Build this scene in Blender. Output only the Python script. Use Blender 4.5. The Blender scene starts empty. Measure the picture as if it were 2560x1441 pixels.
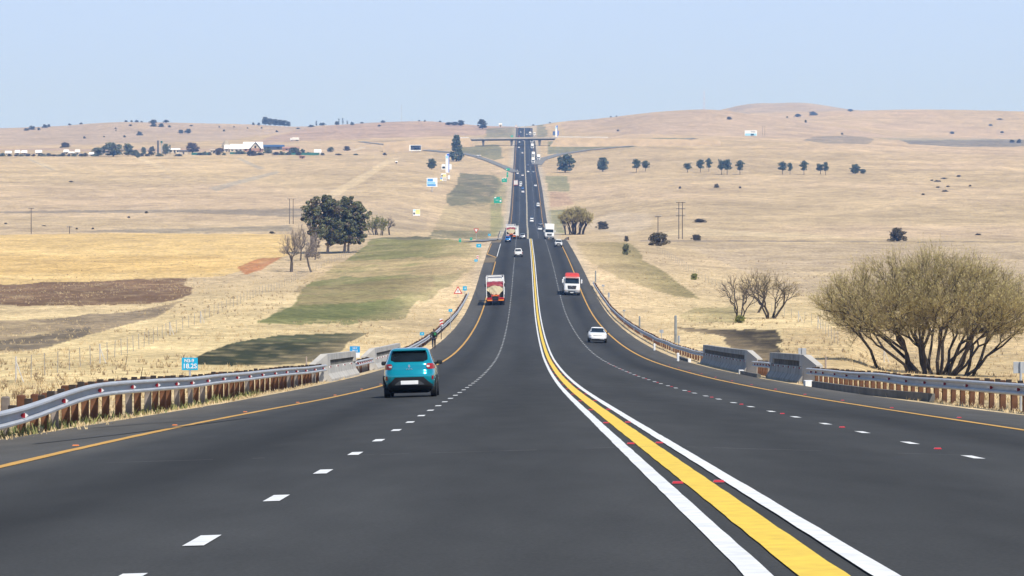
import bpy, math, random
import numpy as np
from mathutils import Vector, Matrix, Quaternion
R_ = random.Random(7)
NPR = np.random.RandomState(11)
sc = bpy.context.scene
COL = sc.collection
# ------------------------------------------------------------------ camera model
F, CX, CY, VH = 7500.0, 1280.0, 720.5, 600.0
PIT = math.atan((CY - VH) / F)
CP, SP = math.cos(PIT), math.sin(PIT)

def ray(u, v):
    a = (u - CX) / F; b = -(v - CY) / F
    fy = CP + b * SP; fz = -SP + b * CP
    return a / fy, fz / fy            # x per metre of y, z per metre of y

def P(u, v, D):
    rx, rz = ray(u, v)
    return Vector((rx * D, D, rz * D))

def PX(x, y, z):
    f = y * CP - z * SP; up = y * SP + z * CP
    return CX + F * x / f, CY - F * up / f

# ------------------------------------------------------------------ road profile
class Spline:
    """monotone cubic (pchip) through points"""
    def __init__(s, pts):
        s.x = np.array([p[0] for p in pts], float); s.y = np.array([p[1] for p in pts], float)
        h = np.diff(s.x); d = np.diff(s.y) / h
        m = np.zeros_like(s.y); m[0] = d[0]; m[-1] = d[-1]
        for i in range(1, len(m) - 1):
            w = h[i - 1] + h[i]
            m[i] = (d[i - 1] * h[i] + d[i] * h[i - 1]) / w
        s.m = m
    def __call__(s, t):
        t = np.asarray(t, float)
        i = np.clip(np.searchsorted(s.x, t) - 1, 0, len(s.x) - 2)
        h = s.x[i + 1] - s.x[i]; q = (t - s.x[i]) / h
        lo = t < s.x[0]; hi = t > s.x[-1]
        qc = np.clip(q, 0, 1)
        r = ((2*qc**3 - 3*qc**2 + 1) * s.y[i] + (qc**3 - 2*qc**2 + qc) * h * s.m[i]
             + (-2*qc**3 + 3*qc**2) * s.y[i + 1] + (qc**3 - qc**2) * h * s.m[i + 1])
        r = np.where(lo, s.y[0] + (t - s.x[0]) * s.m[0], r)
        r = np.where(hi, s.y[-1] + (t - s.x[-1]) * s.m[-1], r)
        return r

ZR = Spline([(0, -1.107), (25, -2.07), (50, -3.04), (105, -5.1), (155, -6.75), (243, -8.95), (320, -9.72), (400, -9.4),
             (460, -8.1), (524, -6.05), (610, -3.6), (700, -1.35), (761, 0.05), (800, .3), (900, -.6), (1000, -.1),
             (1060, 1.3), (1150, 3.5), (1360, 7.6), (1530, 16.3), (1690, 27), (1960, 41.8), (2140, 51.4), (2430, 71.3),
             (2600, 82.5), (2740, 90.6), (2800, 92.8), (2950, 95.5), (3190, 110), (3290, 115), (3456, 129),
             (3560, 130.5), (3800, 136), (6600, 150)])
XC = Spline([(-200, 1.6), (0, 1.67), (50, 1.87), (105, 2.09), (155, 2.33), (243, 2.72), (320, 3.03), (405, 3.37), (460, 3.6),
             (524, 3.87), (610, 4.22), (761, 4.75), (1050, 5.55), (1150, 6.05), (1360, 6.85), (1530, 7.6), (1690, 8.1),
             (1960, 8.9), (2140, 9.4), (2430, 10.4), (2600, 11.1), (3190, 13.1), (3290, 13.5), (3456, 14.3), (3800, 15.6), (6600, 28)])
CROSS = .03
def RP(off, y, h=0.0):
    return Vector((float(XC(y)) + off, y, float(ZR(y)) - CROSS * abs(off) + h))
LPAVE = Spline([(-300, -10.7), (0, -10.6), (140, -10.4), (260, -9.9), (450, -9.5), (600, -9.7), (720, -9.9), (790, -9.7), (3800, -9.6)])
RPAVE = Spline([(-300, 10.1), (0, 10.1), (140, 10.0), (260, 9.6), (450, 9.2), (790, 9.2), (3800, 9.3)])

# ------------------------------------------------------------------ terrain
DR = [12, 60, 120, 200, 300, 400, 550, 700, 850, 1000, 1150, 1300, 1600, 1900, 2200, 2500, 2750, 3000, 3400, 3800, 4300, 5000, 5800, 6600]
LB = [1850, 1087, 1000, 912, 835, 765, 700, 640, 598, 584, 557, 530, 480, 432, 398, 381, 368, 355, 337]
RB = [1850, 1087, 990, 918, 848, 780, 703, 642, 604, 592, 562, 537, 482, 437, 400, 370, 350]
R2 = [1850, 1090, 1010, 960, 890, 812, 715, 646, 606, 592, 562, 537, 482, 437, 402]
MID = [1850, 1087, 985, 905, 838, 772, 690, 632, 604, 592, 562, 532, 485, 445, 411, 377, 352]
COLS = {
 -900: LB + [327, 337, 345, 350, 355], 0: LB + [322, 335, 345, 350, 355], 160: LB + [315.5, 335, 345, 350, 355],
 300: LB + [304.5, 335, 345, 350, 355], 400: LB + [307, 335, 345, 350, 355], 640: LB + [312, 333, 340, 350, 355],
 740: LB + [318, 333, 340, 350, 355],
 840: LB[:15] + [383, 368, 354, 332, 313, 330, 340, 350, 355], 960: LB[:15] + [385, 366, 352, 328, 305, 330, 340, 350, 355],
 1080: LB[:14] + [406, 385, 359, 348, 326, 303, 328, 340, 350, 355],
 1180: MID + [344, 325, 313.5, 330, 340, 350, 355], 1260: MID + [344, 327, 318, 330, 340, 350, 355],
 1330: MID + [342, 325, 317, 330, 340, 350, 355], 1400: MID + [339, 321, 304.5, 325, 335, 345, 350],
 1500: RB[:15] + [372, 350, 336, 316, 297, 315, 330, 340, 345], 1640: RB + [334, 305, 281, 303, 320, 330, 340],
 1760: RB + [334, 302, 273, 296, 303, 287, 310], 1820: RB + [336, 306, 278, 298, 296, 270, 300],
 1880: RB + [338, 312, 287, 301, 290, 258, 285], 1945: RB[:16] + [353, 341, 317, 295, 303, 290, 259.5, 285],
 1995: RB[:16] + [354, 344, 322, 302, 305, 290, 255, 285], 2060: RB[:16] + [354, 346, 329, 312, 309, 287, 264, 285],
 2130: RB[:16] + [354, 348, 336, 322, 315, 282, 277, 295], 2180: R2 + [374, 358, 350, 341, 334, 322, 279, 284, 300],
 2250: R2 + [377, 360, 352, 347, 346, 330, 276, 290, 300], 2400: R2 + [380, 364, 354, 349, 349, 330, 276.5, 290, 300],
 2560: R2 + [382, 366, 354, 350, 350, 330, 281, 290, 300], 3500: R2 + [384, 368, 356, 352, 350, 332, 290, 298, 300]}
cu = sorted(COLS)
TBASE_U = np.arange(-900, 3501, 20.0)
TBASE_L = np.exp(np.linspace(math.log(10.0), math.log(6700.0), 420))
tab = np.zeros((len(TBASE_U), len(TBASE_L)))
colz = []
for u in cu:
    vv = np.array(COLS[u], float); assert len(vv) == len(DR), (u, len(vv))
    zz = -(vv - VH) * np.array(DR) / F
    sp = Spline(list(zip(DR, zz)))
    colz.append(sp(TBASE_L))
colz = np.array(colz)
for j in range(len(TBASE_L)):
    tab[:, j] = np.interp(TBASE_U, cu, colz[:, j])
k = np.array([1, 2, 3, 2, 1], float); k /= k.sum()
tp = np.pad(tab, ((2, 2), (0, 0)), 'edge')
tab = sum(k[i] * tp[i:i + tab.shape[0]] for i in range(5))
LOG0, LOG1 = math.log(10.0), math.log(6700.0)

def hash2(i, j, s):
    n = (i.astype(np.int64) * 374761393 + j.astype(np.int64) * 668265263 + s * 982451653) & 0x7fffffff
    n = ((n ^ (n >> 13)) * 1274126177) & 0x7fffffff
    return ((n ^ (n >> 16)) & 0xffff) / 65535.0
def vnoise(x, y, s=0):
    x = np.asarray(x, float); y = np.asarray(y, float)
    i = np.floor(x); j = np.floor(y); fx = x - i; fy = y - j
    fx = fx * fx * (3 - 2 * fx); fy = fy * fy * (3 - 2 * fy)
    a = hash2(i, j, s); b = hash2(i + 1, j, s); c = hash2(i, j + 1, s); d = hash2(i + 1, j + 1, s)
    return (a * (1 - fx) + b * fx) * (1 - fy) + (c * (1 - fx) + d * fx) * fy
def fbm(x, y, s=0, o=4):
    r = 0; a = .5; t = 0
    for q in range(o):
        r = r + a * vnoise(np.asarray(x) * 2**q, np.asarray(y) * 2**q, s + q * 17); t += a; a *= .55
    return r / t

def side_z(x, y):
    yc = np.clip(y, 10.0, 6700.0)
    u = np.clip(CX + F * x / yc, -900, 3499.9)
    fi = (u + 900) / 20.0; i = np.clip(fi.astype(int), 0, len(TBASE_U) - 2); a = fi - i
    fj = (np.log(yc) - LOG0) / (LOG1 - LOG0) * (len(TBASE_L) - 1); j = np.clip(fj.astype(int), 0, len(TBASE_L) - 2); b = fj - j
    z = (tab[i, j] * (1 - a) + tab[i + 1, j] * a) * (1 - b) + (tab[i, j + 1] * (1 - a) + tab[i + 1, j + 1] * a) * b
    z = z + np.where(y < 10, (10 - y) * .0385, 0)
    amp = np.clip(y / 900.0, .08, 1.0)
    z = z + amp * 1.6 * (fbm(x / 60.0, y / 90.0, 3, 3) - .5) * 1.0 + amp * .5 * (fbm(x / 9.0, y / 14.0, 5, 2) - .5)
    return z

def TZ(x, y):
    x = np.asarray(x, float); y = np.asarray(y, float)
    o = np.abs(x - XC(y)); hw = 11.7
    W = 15 + .035 * np.clip(y, 0, 3600)
    s = np.clip((o - hw) / W, 0, 1); s = s * s * (3 - 2 * s)
    zrd = ZR(y) - CROSS * np.minimum(o, hw) - .02 * np.clip(o - 10.5, 0, 1.2)
    fade = np.clip((y - 3500) / 300.0, 0, 1)
    s = np.maximum(s, fade)
    return zrd * (1 - s) + side_z(x, y) * s

GD = np.concatenate([np.arange(18, 800, 1.0), np.arange(800, 6600, 3.0)])
def ground(u, v, dmin=0):
    rx, rz = ray(u, v)
    zt = TZ(rx * GD, GD); below = (rz * GD <= zt) & (GD > dmin)
    if not below.any():
        i = int(np.argmin(np.where((GD > dmin) & (GD < 4200), rz * GD - zt, 1e9)))
    else:
        i = int(np.argmax(below))
    D = float(GD[i])
    return Vector((rx * D, D, float(TZ(rx * D, D))))

# ------------------------------------------------------------------ materials
def mat(name, col, rough=.6, metal=0.0, var=.12, scale=4.0, bump=0.0, coat=0.0, spec=None, col2=None, coords='Object', emit=None, detail=4.0):
    m = bpy.data.materials.new(name); m.use_nodes = True
    nt = m.node_tree; b = nt.nodes['Principled BSDF']
    b.inputs['Roughness'].default_value = rough; b.inputs['Metallic'].default_value = metal
    if coat: b.inputs['Coat Weight'].default_value = coat; b.inputs['Coat Roughness'].default_value = .05
    if spec is not None: b.inputs['Specular IOR Level'].default_value = spec
    tc = nt.nodes.new('ShaderNodeTexCoord'); nz = nt.nodes.new('ShaderNodeTexNoise')
    nz.inputs['Scale'].default_value = scale; nz.inputs['Detail'].default_value = detail
    nt.links.new(tc.outputs[coords], nz.inputs['Vector'])
    rp = nt.nodes.new('ShaderNodeValToRGB'); nt.links.new(nz.outputs['Fac'], rp.inputs['Fac'])
    c2 = col2 if col2 else tuple(min(1, c * (1 + var)) for c in col)
    c1 = col if col2 else tuple(c * (1 - var) for c in col)
    rp.color_ramp.elements[0].position = .33; rp.color_ramp.elements[1].position = .67
    rp.color_ramp.elements[0].color = (*c1, 1); rp.color_ramp.elements[1].color = (*c2, 1)
    nt.links.new(rp.outputs['Color'], b.inputs['Base Color'])
    if bump:
        bn = nt.nodes.new('ShaderNodeBump'); bn.inputs['Strength'].default_value = bump
        nt.links.new(nz.outputs['Fac'], bn.inputs['Height']); nt.links.new(bn.outputs['Normal'], b.inputs['Normal'])
    return m

M = {}
def defmat(key, *a, **k_):
    M[key] = mat(key, *a, **k_)
defmat('galvanised_steel', (.42, .435, .46), .5, .2, .10, 1.2)
defmat('timber_brown', (.075, .028, .012), .9, 0, col2=(.19, .082, .038), scale=3, bump=.3)
defmat('timber_grey', (.12, .095, .08), .85, 0, col2=(.30, .25, .21), scale=3, bump=.3)
defmat('timber_dark', (.035, .025, .02), .9, 0, .3, 3)
defmat('concrete', (.40, .38, .345), .85, 0, .16, .9, .15)
defmat('concrete_shaded', (.27, .26, .24), .85, 0, .25, 1.2, .15)  # right parapet concrete, with the shade of its road face put into the colour
defmat('concrete_dark', (.12, .115, .105), .85, 0, .3, 1.2)
defmat('white_paint', (.74, .74, .73), .5, 0, .05)
defmat('red_reflector', (.26, .012, .02), .3, 0, .1)
defmat('red_paint', (.50, .045, .035), .45, 0, .06)
defmat('amber_reflector', (.55, .16, .04), .35, 0, .1)
defmat('black_rubber', (.012, .012, .013), .8, 0, .2)
defmat('black_plastic', (.009, .010, .011), .6, 0, .2)
defmat('grey_plastic', (.07, .075, .08), .5, 0, .1)
defmat('dark_glass', (.008, .012, .015), .06, 0, .25, 2, spec=.22)
defmat('screen_glass', (.012, .02, .027), .08, 0, .4, 1.5)
defmat('lamp_red', (.30, .006, .010), .25, 0, .3, 9, spec=.3)
defmat('lamp_clear', (.55, .50, .48), .2, .1, .3, 12)
defmat('lamp_orange', (.85, .25, .03), .25, 0, .2, 9)
defmat('chrome', (.7, .7, .72), .2, .9, .05)
defmat('rim_silver', (.45, .46, .48), .35, .8, .1)
defmat('teal_paint', (.0, .285, .36), .16, .4, .04, 3, coat=1)
defmat('white_car', (.80, .80, .79), .3, 0, .03, 2, coat=.7)
defmat('silver_car', (.42, .44, .46), .3, .6, .05, 2, coat=.7)
defmat('grey_car', (.16, .17, .19), .3, .4, .05, 2, coat=.7)
defmat('blue_car', (.015, .17, .48), .3, .2, .05, 2, coat=.7)
defmat('red_car', (.42, .03, .03), .3, .1, .05, 2, coat=.7)
defmat('cream_tarp', (.78, .68, .44), .8, 0, .12, 1.6, .25)
defmat('white_tarp', (.78, .77, .73), .7, 0, .06, 1.5, .2)
defmat('maroon_tarp', (.24, .022, .03), .6, 0, .35, 1.4, .3)
defmat('sign_blue', (.01, .29, .62), .5, 0, .04)
defmat('sign_cyan', (.0, .36, .60), .5, 0, .04)
defmat('sign_green', (.0, .33, .22), .5, 0, .05)
defmat('grey_metal', (.38, .40, .42), .5, .2, .08)
defmat('post_grey', (.22, .24, .24), .7, 0, .2, 2)
defmat('skin', (.085, .045, .03), .6, 0, .1)
defmat('hair_black', (.012, .01, .01), .8, 0, .2)
defmat('jacket_dark', (.028, .032, .026), .85, 0, .4, 9)
defmat('trousers_navy', (.014, .018, .032), .85, 0, .2, 9)
defmat('shoe_brown', (.05, .03, .022), .7, 0, .2)
defmat('bag_green', (.02, .17, .055), .7, 0, .15, 6)
defmat('bark', (.10, .08, .065), .9, 0, .3, 3, .3)
defmat('bark_dark', (.055, .042, .030), .9, 0, .4, 3, .3)
defmat('bark_pale', (.34, .28, .24), .9, 0, .35, 2.0, .2)
defmat('twig_grey', (.13, .10, .08), .9, 0, .3, 3)
defmat('twig_pale', (.30, .25, .21), .9, 0, .2, 3)
defmat('twig_olive', (.27, .205, .10), .9, 0, .25, 2)
defmat('leaf_willow', (.31, .265, .10), .8, 0, col2=(.50, .42, .18), scale=1.2)
defmat('leaf_euc', (.078, .090, .040), .7, 0, col2=(.20, .205, .10), scale=.7)
defmat('leaf_euc_brown', (.085, .06, .035), .7, 0, col2=(.13, .10, .06), scale=.8)
defmat('leaf_pine', (.06, .088, .058), .75, 0, col2=(.125, .155, .095), scale=.5)
defmat('leaf_green', (.10, .125, .075), .7, 0, col2=(.185, .205, .125), scale=.35)
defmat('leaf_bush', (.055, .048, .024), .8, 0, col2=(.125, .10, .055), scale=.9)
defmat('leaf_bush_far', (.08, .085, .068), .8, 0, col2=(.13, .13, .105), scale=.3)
defmat('leaf_yellow', (.16, .17, .04), .7, 0, col2=(.26, .26, .07), scale=1.0)
defmat('roof_white', (.86, .86, .85), .6, 0, .03, .4)
defmat('wall_cream', (.55, .48, .38), .8, 0, .12, .5)
defmat('wall_brick', (.34, .20, .15), .85, 0, .2, .8)
defmat('thatch', (.33, .29, .22), .95, 0, .2, .8)
defmat('roof_blue', (.045, .10, .24), .5, 0, .12, .3)
defmat('roof_dark', (.05, .055, .07), .7, 0, .2, .5)
defmat('shade_net', (.03, .14, .12), .8, 0, .2, .4)
defmat('billboard_white', (.80, .82, .84), .5, 0, .03)
defmat('billboard_blue', (.06, .30, .72), .5, 0, .1, .4)
defmat('billboard_sky', (.32, .62, .82), .5, 0, .12, .3)
defmat('billboard_dark', (.05, .06, .10), .5, 0, .5, .3)
defmat('billboard_yellow', (.74, .66, .24), .5, 0, .12, .3)
defmat('pylon_blue', (.02, .12, .62), .4, 0, .1)
defmat('bridge_deck', (.42, .38, .32), .85, 0, .1, .3)
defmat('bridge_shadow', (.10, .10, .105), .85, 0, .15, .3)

# ------------------------------------------------------------------ mesh builder
class MB:
    def __init__(s): s.v = []; s.f = []; s.m = []
    def add(s, verts, faces, mi=0):
        b = len(s.v); s.v.extend([tuple(p) for p in verts])
        s.f.extend([tuple(i + b for i in f) for f in faces]); s.m.extend([mi] * len(faces)); return s
    def box(s, c, d, mi=0, rz=0.0, taper=1.0):
        x, y, z = d[0] / 2, d[1] / 2, d[2] / 2; ca, sa = math.cos(rz), math.sin(rz); vs = []
        for zz, t in ((-z, 1.0), (z, taper)):
            for xx, yy in ((-x, -y), (x, -y), (x, y), (-x, y)):
                xx *= t; yy *= t
                vs.append((c[0] + xx * ca - yy * sa, c[1] + xx * sa + yy * ca, c[2] + zz))
        return s.add(vs, [(3, 2, 1, 0), (4, 5, 6, 7), (0, 1, 5, 4), (1, 2, 6, 5), (2, 3, 7, 6), (3, 0, 4, 7)], mi)
    def bevel_box(s, c, d, b=.03, mi=0):
        x, y, z = d[0] / 2, d[1] / 2, d[2] / 2
        vs = []; 
        for zz, ins in ((-z, b), (-z + b, 0), (z - b, 0), (z, b)):
            X, Y = x - ins, y - ins
            for xx, yy in ((-X + b, -Y), (X - b, -Y), (X, -Y + b), (X, Y - b), (X - b, Y), (-X + b, Y), (-X, Y - b), (-X, -Y + b)):
                vs.append((c[0] + xx, c[1] + yy, c[2] + zz))
        fs = [tuple(range(7, -1, -1)), tuple(range(24, 32))]
        for r in range(3):
            for i in range(8):
                j = (i + 1) % 8; fs.append((r*8 + i, r*8 + j, r*8 + 8 + j, r*8 + 8 + i))
        return s.add(vs, fs, mi)
    def tube(s, p0, p1, r0, r1=None, n=6, mi=0, caps=True):
        r1 = r0 if r1 is None else r1
        p0 = Vector(p0); p1 = Vector(p1); d = (p1 - p0)
        if d.length < 1e-6: return s
        d.normalize(); a = d.orthogonal().normalized(); b = d.cross(a)
        vs = []
        for p, r in ((p0, r0), (p1, r1)):
            for i in range(n):
                t = 2 * math.pi * i / n; vs.append(p + a * (r * math.cos(t)) + b * (r * math.sin(t)))
        fs = [(i, (i + 1) % n, n + (i + 1) % n, n + i) for i in range(n)]
        if caps: fs += [tuple(range(n - 1, -1, -1)), tuple(range(n, 2 * n))]
        return s.add(vs, fs, mi)
    def prism(s, poly, axis, a0, a1, mi=0):
        """poly in the two other axes (order x,y,z without axis), extruded"""
        n = len(poly); vs = []
        for a in (a0, a1):
            for p in poly:
                q = list(p); q.insert(axis, a); vs.append(tuple(q))
        fs = [(i, (i + 1) % n, n + (i + 1) % n, n + i) for i in range(n)] + [tuple(range(n - 1, -1, -1)), tuple(range(n, 2 * n))]
        return s.add(vs, fs, mi)
    def loft(s, rings, mi=0, closed=True, caps=True):
        n = len(rings[0]); b = []
        vs = [p for r in rings for p in r]; fs = []
        for r in range(len(rings) - 1):
            for i in range(n if closed else n - 1):
                j = (i + 1) % n; fs.append((r*n + i, r*n + j, r*n + n + j, r*n + n + i))
        if caps and closed: fs += [tuple(range(n - 1, -1, -1)), tuple(range((len(rings)-1)*n, len(rings)*n))]
        return s.add(vs, fs, mi)
    def grid(s, rows, mi=0): return s.loft(rows, mi, closed=False, caps=False)
    def build(s, name, mats, parent=None, smooth=False, loc=None):
        me = bpy.data.meshes.new(name); me.from_pydata([tuple(p) for p in s.v], [], s.f)
        mats = mats if isinstance(mats, (list, tuple)) else [mats]
        for m_ in mats: me.materials.append(M[m_] if isinstance(m_, str) else m_)
        if len(mats) > 1: me.polygons.foreach_set('material_index', s.m)
        if smooth: me.polygons.foreach_set('use_smooth', [True] * len(me.polygons))
        me.update()
        o = bpy.data.objects.new(name, me); COL.objects.link(o)
        if parent is not None: o.parent = parent
        if loc is not None: o.location = loc
        return o

def mesh_np(name, verts, quads, mats, parent=None, smooth=False, midx=None, loc=None):
    me = bpy.data.meshes.new(name)
    verts = np.asarray(verts, np.float32); quads = np.asarray(quads, np.int32)
    n = quads.shape[1]
    me.vertices.add(len(verts)); me.vertices.foreach_set('co', verts.ravel())
    me.loops.add(quads.size); me.loops.foreach_set('vertex_index', quads.ravel())
    me.polygons.add(len(quads)); me.polygons.foreach_set('loop_start', np.arange(0, quads.size, n, dtype=np.int32))
    try: me.polygons.foreach_set('loop_total', np.full(len(quads), n, np.int32))
    except Exception: pass
    for m_ in (mats if isinstance(mats, (list, tuple)) else [mats]): me.materials.append(M[m_] if isinstance(m_, str) else m_)
    if midx is not None: me.polygons.foreach_set('material_index', np.asarray(midx, np.int32))
    if smooth: me.polygons.foreach_set('use_smooth', np.ones(len(quads), bool))
    me.update(calc_edges=True); me.validate()
    o = bpy.data.objects.new(name, me); COL.objects.link(o)
    if parent is not None: o.parent = parent
    if loc is not None: o.location = loc
    return o

def tag(o, label=None, cat=None, group=None, kind=None):
    if label: o['label'] = label
    if cat: o['category'] = cat
    if group: o['group'] = group
    if kind: o['kind'] = kind
    return o
def thing(name, label, cat, loc=(0, 0, 0), rz=0.0, group=None, scale=1.0):
    o = bpy.data.objects.new(name, None); COL.objects.link(o); o.empty_display_size = .3
    o.location = loc; o.rotation_euler = (0, 0, rz); o.scale = (scale,) * 3
    return tag(o, label, cat, group)
def struct(o): o['kind'] = 'structure'; return o
def copy_tree(o, parent=None):
    c = o.copy(); COL.objects.link(c)
    if parent is not None: c.parent = parent
    for ch in list(o.children): copy_tree(ch, c)
    return c
def text_mesh(name, body, size, matname, parent, loc, rot, extr=.004):
    cu_ = bpy.data.curves.new(name, 'FONT'); cu_.body = body; cu_.size = size; cu_.align_x = 'CENTER'; cu_.align_y = 'CENTER'; cu_.extrude = extr
    cu_.offset = size * .02
    t = bpy.data.objects.new(name + '_c', cu_); COL.objects.link(t)
    dg = bpy.context.evaluated_depsgraph_get(); dg.update()
    me = bpy.data.meshes.new_from_object(t.evaluated_get(dg)); me.name = name
    bpy.data.objects.remove(t); bpy.data.curves.remove(cu_)
    me.materials.clear(); me.materials.append(M[matname])
    o = bpy.data.objects.new(name, me); COL.objects.link(o); o.parent = parent; o.location = loc; o.rotation_euler = rot
    return o
# ------------------------------------------------------------------ ground sheet
YR = np.concatenate([np.array([-320, -160, -80, -40, -20, -8, 0, 4]), np.arange(8, 100, 2.0), np.arange(100, 800, 4.0), np.arange(800, 3840, 8.0), np.arange(3840, 6601, 30.0)])
UC = np.concatenate([-(2.0 ** np.linspace(18, 9, 26)) + 200, np.arange(-300, 2861, 5.5), 2.0 ** np.linspace(9, 18, 26) + 2360])
TT = (UC - CX) / F
XX = np.clip(TT[None, :] * np.maximum(YR, 8.0)[:, None], -4000, 4000)
XX = XX + np.where(YR < 800, 1, 0)[:, None] * 0
YY = np.broadcast_to(YR[:, None], XX.shape)
ZZ = TZ(XX, YY)
off = XX - XC(YY)
under = (off > LPAVE(YY) + .15) & (off < RPAVE(YY) - .15)
ZG = ZZ - np.where(under, .18, .03)
UU, VV = PX(XX, np.maximum(YY, 8.0), ZZ)
# cover colours (what grows or lies on the soil, and painted shade by rails)
TAN = np.array([.43, .33, .20])
C = np.empty(XX.shape + (3,)); C[:] = TAN
n_big = fbm(XX / 160, YY / 260, 21, 4); n_med = fbm(XX / 26, YY / 60, 22, 4); n_sm = fbm(XX / 5, YY / 16, 23, 3)
C *= (1 + .34 * (n_big - .5) + .30 * (n_med - .5))[..., None]
warm = np.clip((n_big - .42) * 4, 0, 1)[..., None]
C = C * (1 - .45 * warm) + np.array([.41, .305, .22]) * .45 * warm
near = np.clip((700 - YY) / 500, 0, 1)[..., None]
C = C * (1 - .7 * near) + np.array([.61, .475, .235]) * .7 * near
def inpoly(px, py, poly):
    r = np.zeros(px.shape, bool); n = len(poly)
    for i in range(n):
        x0, y0 = poly[i]; x1, y1 = poly[(i + 1) % n]
        if y0 == y1: continue
        c = ((y0 > py) != (y1 > py)) & (px < (x1 - x0) * (py - y0) / (y1 - y0) + x0)
        r ^= c
    return r
def patch_cover(poly, col, a=1.0, nz=0.0, du=14, dv=3, thr=None, seed=31, dmin=20, dmax=3900, sx=3.0, sy=10.0):
    px = UU + du * 2 * (fbm(XX / (.004 * YY + 1), YY / (.02 * YY + 2), seed, 3) - .5)
    py = VV + dv * 2 * (fbm(XX / (.006 * YY + 1), YY / (.02 * YY + 2), seed + 5, 3) - .5)
    m = inpoly(px, py, poly) & (YY > dmin) & (YY < dmax)
    w = m.astype(float) * a
    if nz:
        q = fbm(XX / sx, YY / sy, seed + 9, 4)
        w = w * np.clip(1 - nz + 2.2 * nz * (q - .22) * 1.6, 0, 1)
    global C
    C = C * (1 - w[..., None]) + np.array(col) * w[..., None]
GREEN = (.165, .165, .070); OLIVE = (.20, .18, .095); DKG = (.036, .040, .020); BURN = (.020, .016, .012); FARG = (.165, .165, .105)
BANK = (.55, .41, .245)
# hills
patch_cover([(-300, 372), (560, 372), (760, 322), (900, 304), (1180, 300), (1290, 318), (1290, 330), (1180, 338), (700, 356), (500, 380)], (.34, .245, .195), .8, .3, dmin=2500, sx=30, sy=60)
patch_cover([(-300, 318), (420, 300), (800, 312), (760, 325), (560, 352), (-300, 372)], (.36, .285, .225), .8, .4, dmin=2500, sx=40, sy=80)
patch_cover([(1400, 300), (1800, 262), (2100, 318), (2250, 346), (1900, 345), (1420, 330)], (.385, .295, .22), .7, .5, sx=30, sy=60, dmax=3850)
patch_cover([(1800, 250), (2140, 250), (2140, 290), (1830, 290)], (.34, .285, .235), .8, .4, dmin=5200, dmax=7000, sx=60, sy=60)
patch_cover([(2030, 343), (2110, 338), (2190, 348), (2170, 362), (2060, 358), (2010, 352)], (.20, .175, .14), .75, .6, dmin=1500)
patch_cover([(2240, 350), (2560, 350), (2700, 350), (2700, 367), (2400, 367), (2270, 361)], (.15, .145, .13), .85, .4, dmin=1500)
patch_cover([(2180, 345), (2700, 345), (2700, 351), (2250, 352)], (.24, .23, .17), .6, .3, dmin=1500)
# strips of grass by the interchange
patch_cover([(1210, 323), (1286, 320), (1288, 345), (1205, 346)], FARG, .8, .4, dmin=2600)
patch_cover([(1335, 312), (1352, 310), (1372, 330), (1364, 345), (1340, 345)], FARG, .8, .3, dmin=2600)
patch_cover([(1150, 363), (1245, 363), (1252, 395), (1232, 402), (1160, 382)], (.145, .15, .085), .85, .3, dmin=1500)
patch_cover([(1375, 354), (1560, 349), (1740, 346), (1600, 366), (1480, 372), (1365, 388)], (.16, .17, .10), .85, .3, dmin=1500)
patch_cover([(1150, 432), (1235, 440), (1262, 462), (1240, 500), (1210, 516), (1116, 516), (1112, 486), (1140, 462)], (.125, .125, .075), .9, .5, dmin=1000, sx=5, sy=20)
patch_cover([(1215, 425), (1275, 470), (1262, 520), (1230, 500), (1255, 465)], (.22, .205, .11), .7, .3, dmin=1000)
patch_cover([(1110, 515), (1262, 505), (1262, 580), (1190, 585), (1085, 575)], (.33, .265, .15), .8, .5, dmin=900)
patch_cover([(1235, 500), (1262, 500), (1262, 590), (1225, 590)], (.24, .23, .10), .8, .4, dmin=900)
patch_cover([(1085, 577), (1225, 577), (1215, 598), (1068, 597)], (.16, .15, .085), .85, .5, dmin=800)
patch_cover([(1040, 590), (1080, 596), (1070, 601), (900, 598)], (.09, .09, .05), .9, .3, dmin=700)
patch_cover([(1362, 440), (1412, 440), (1422, 478), (1374, 478)], (.22, .215, .115), .9, .35, dmin=1000)
patch_cover([(1376, 480), (1412, 480), (1440, 510), (1380, 520)], (.36, .25, .17), .9, .4, dmin=1000)
patch_cover([(1370, 525), (1415, 525), (1410, 585), (1376, 585)], (.20, .20, .105), .85, .4, dmin=900)
# the left fields
patch_cover([(-300, 589), (0, 587), (300, 583), (720, 586), (760, 600), (715, 640), (640, 662), (560, 690), (400, 697), (0, 713), (-300, 720)], (.545, .385, .165), .95, .25, du=8, dv=1.5, sx=2, sy=8)
patch_cover([(-300, 640), (560, 640), (620, 655), (540, 680), (-300, 690)], (.50, .33, .125), .55, .6, dv=4, sx=4, sy=8)
patch_cover([(590, 668), (640, 648), (705, 643), (655, 676), (612, 687)], (.36, .15, .06), .9, .35, du=8, dv=2, sx=2, sy=25)
patch_cover([(-300, 720), (0, 712), (300, 700), (470, 694), (488, 738), (400, 757), (250, 762), (-300, 768)], (.165, .100, .056), 1.0, .28, du=34, dv=4, sx=3, sy=8)
patch_cover([(-300, 805), (100, 800), (350, 775), (470, 752), (400, 790), (250, 830), (60, 880), (-300, 890)], (.225, .17, .11), .9, .55, dv=5, sx=4, sy=9)
patch_cover([(-300, 875), (0, 850), (60, 842), (140, 824), (240, 816), (215, 845), (90, 872), (-300, 900)], (.125, .10, .07), .9, .6, du=24, dv=4, sx=3, sy=6)
patch_cover([(40, 800), (200, 790), (420, 770), (380, 795), (200, 812)], (.16, .125, .085), .7, .8, du=24, dv=4, sx=3, sy=6)
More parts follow.
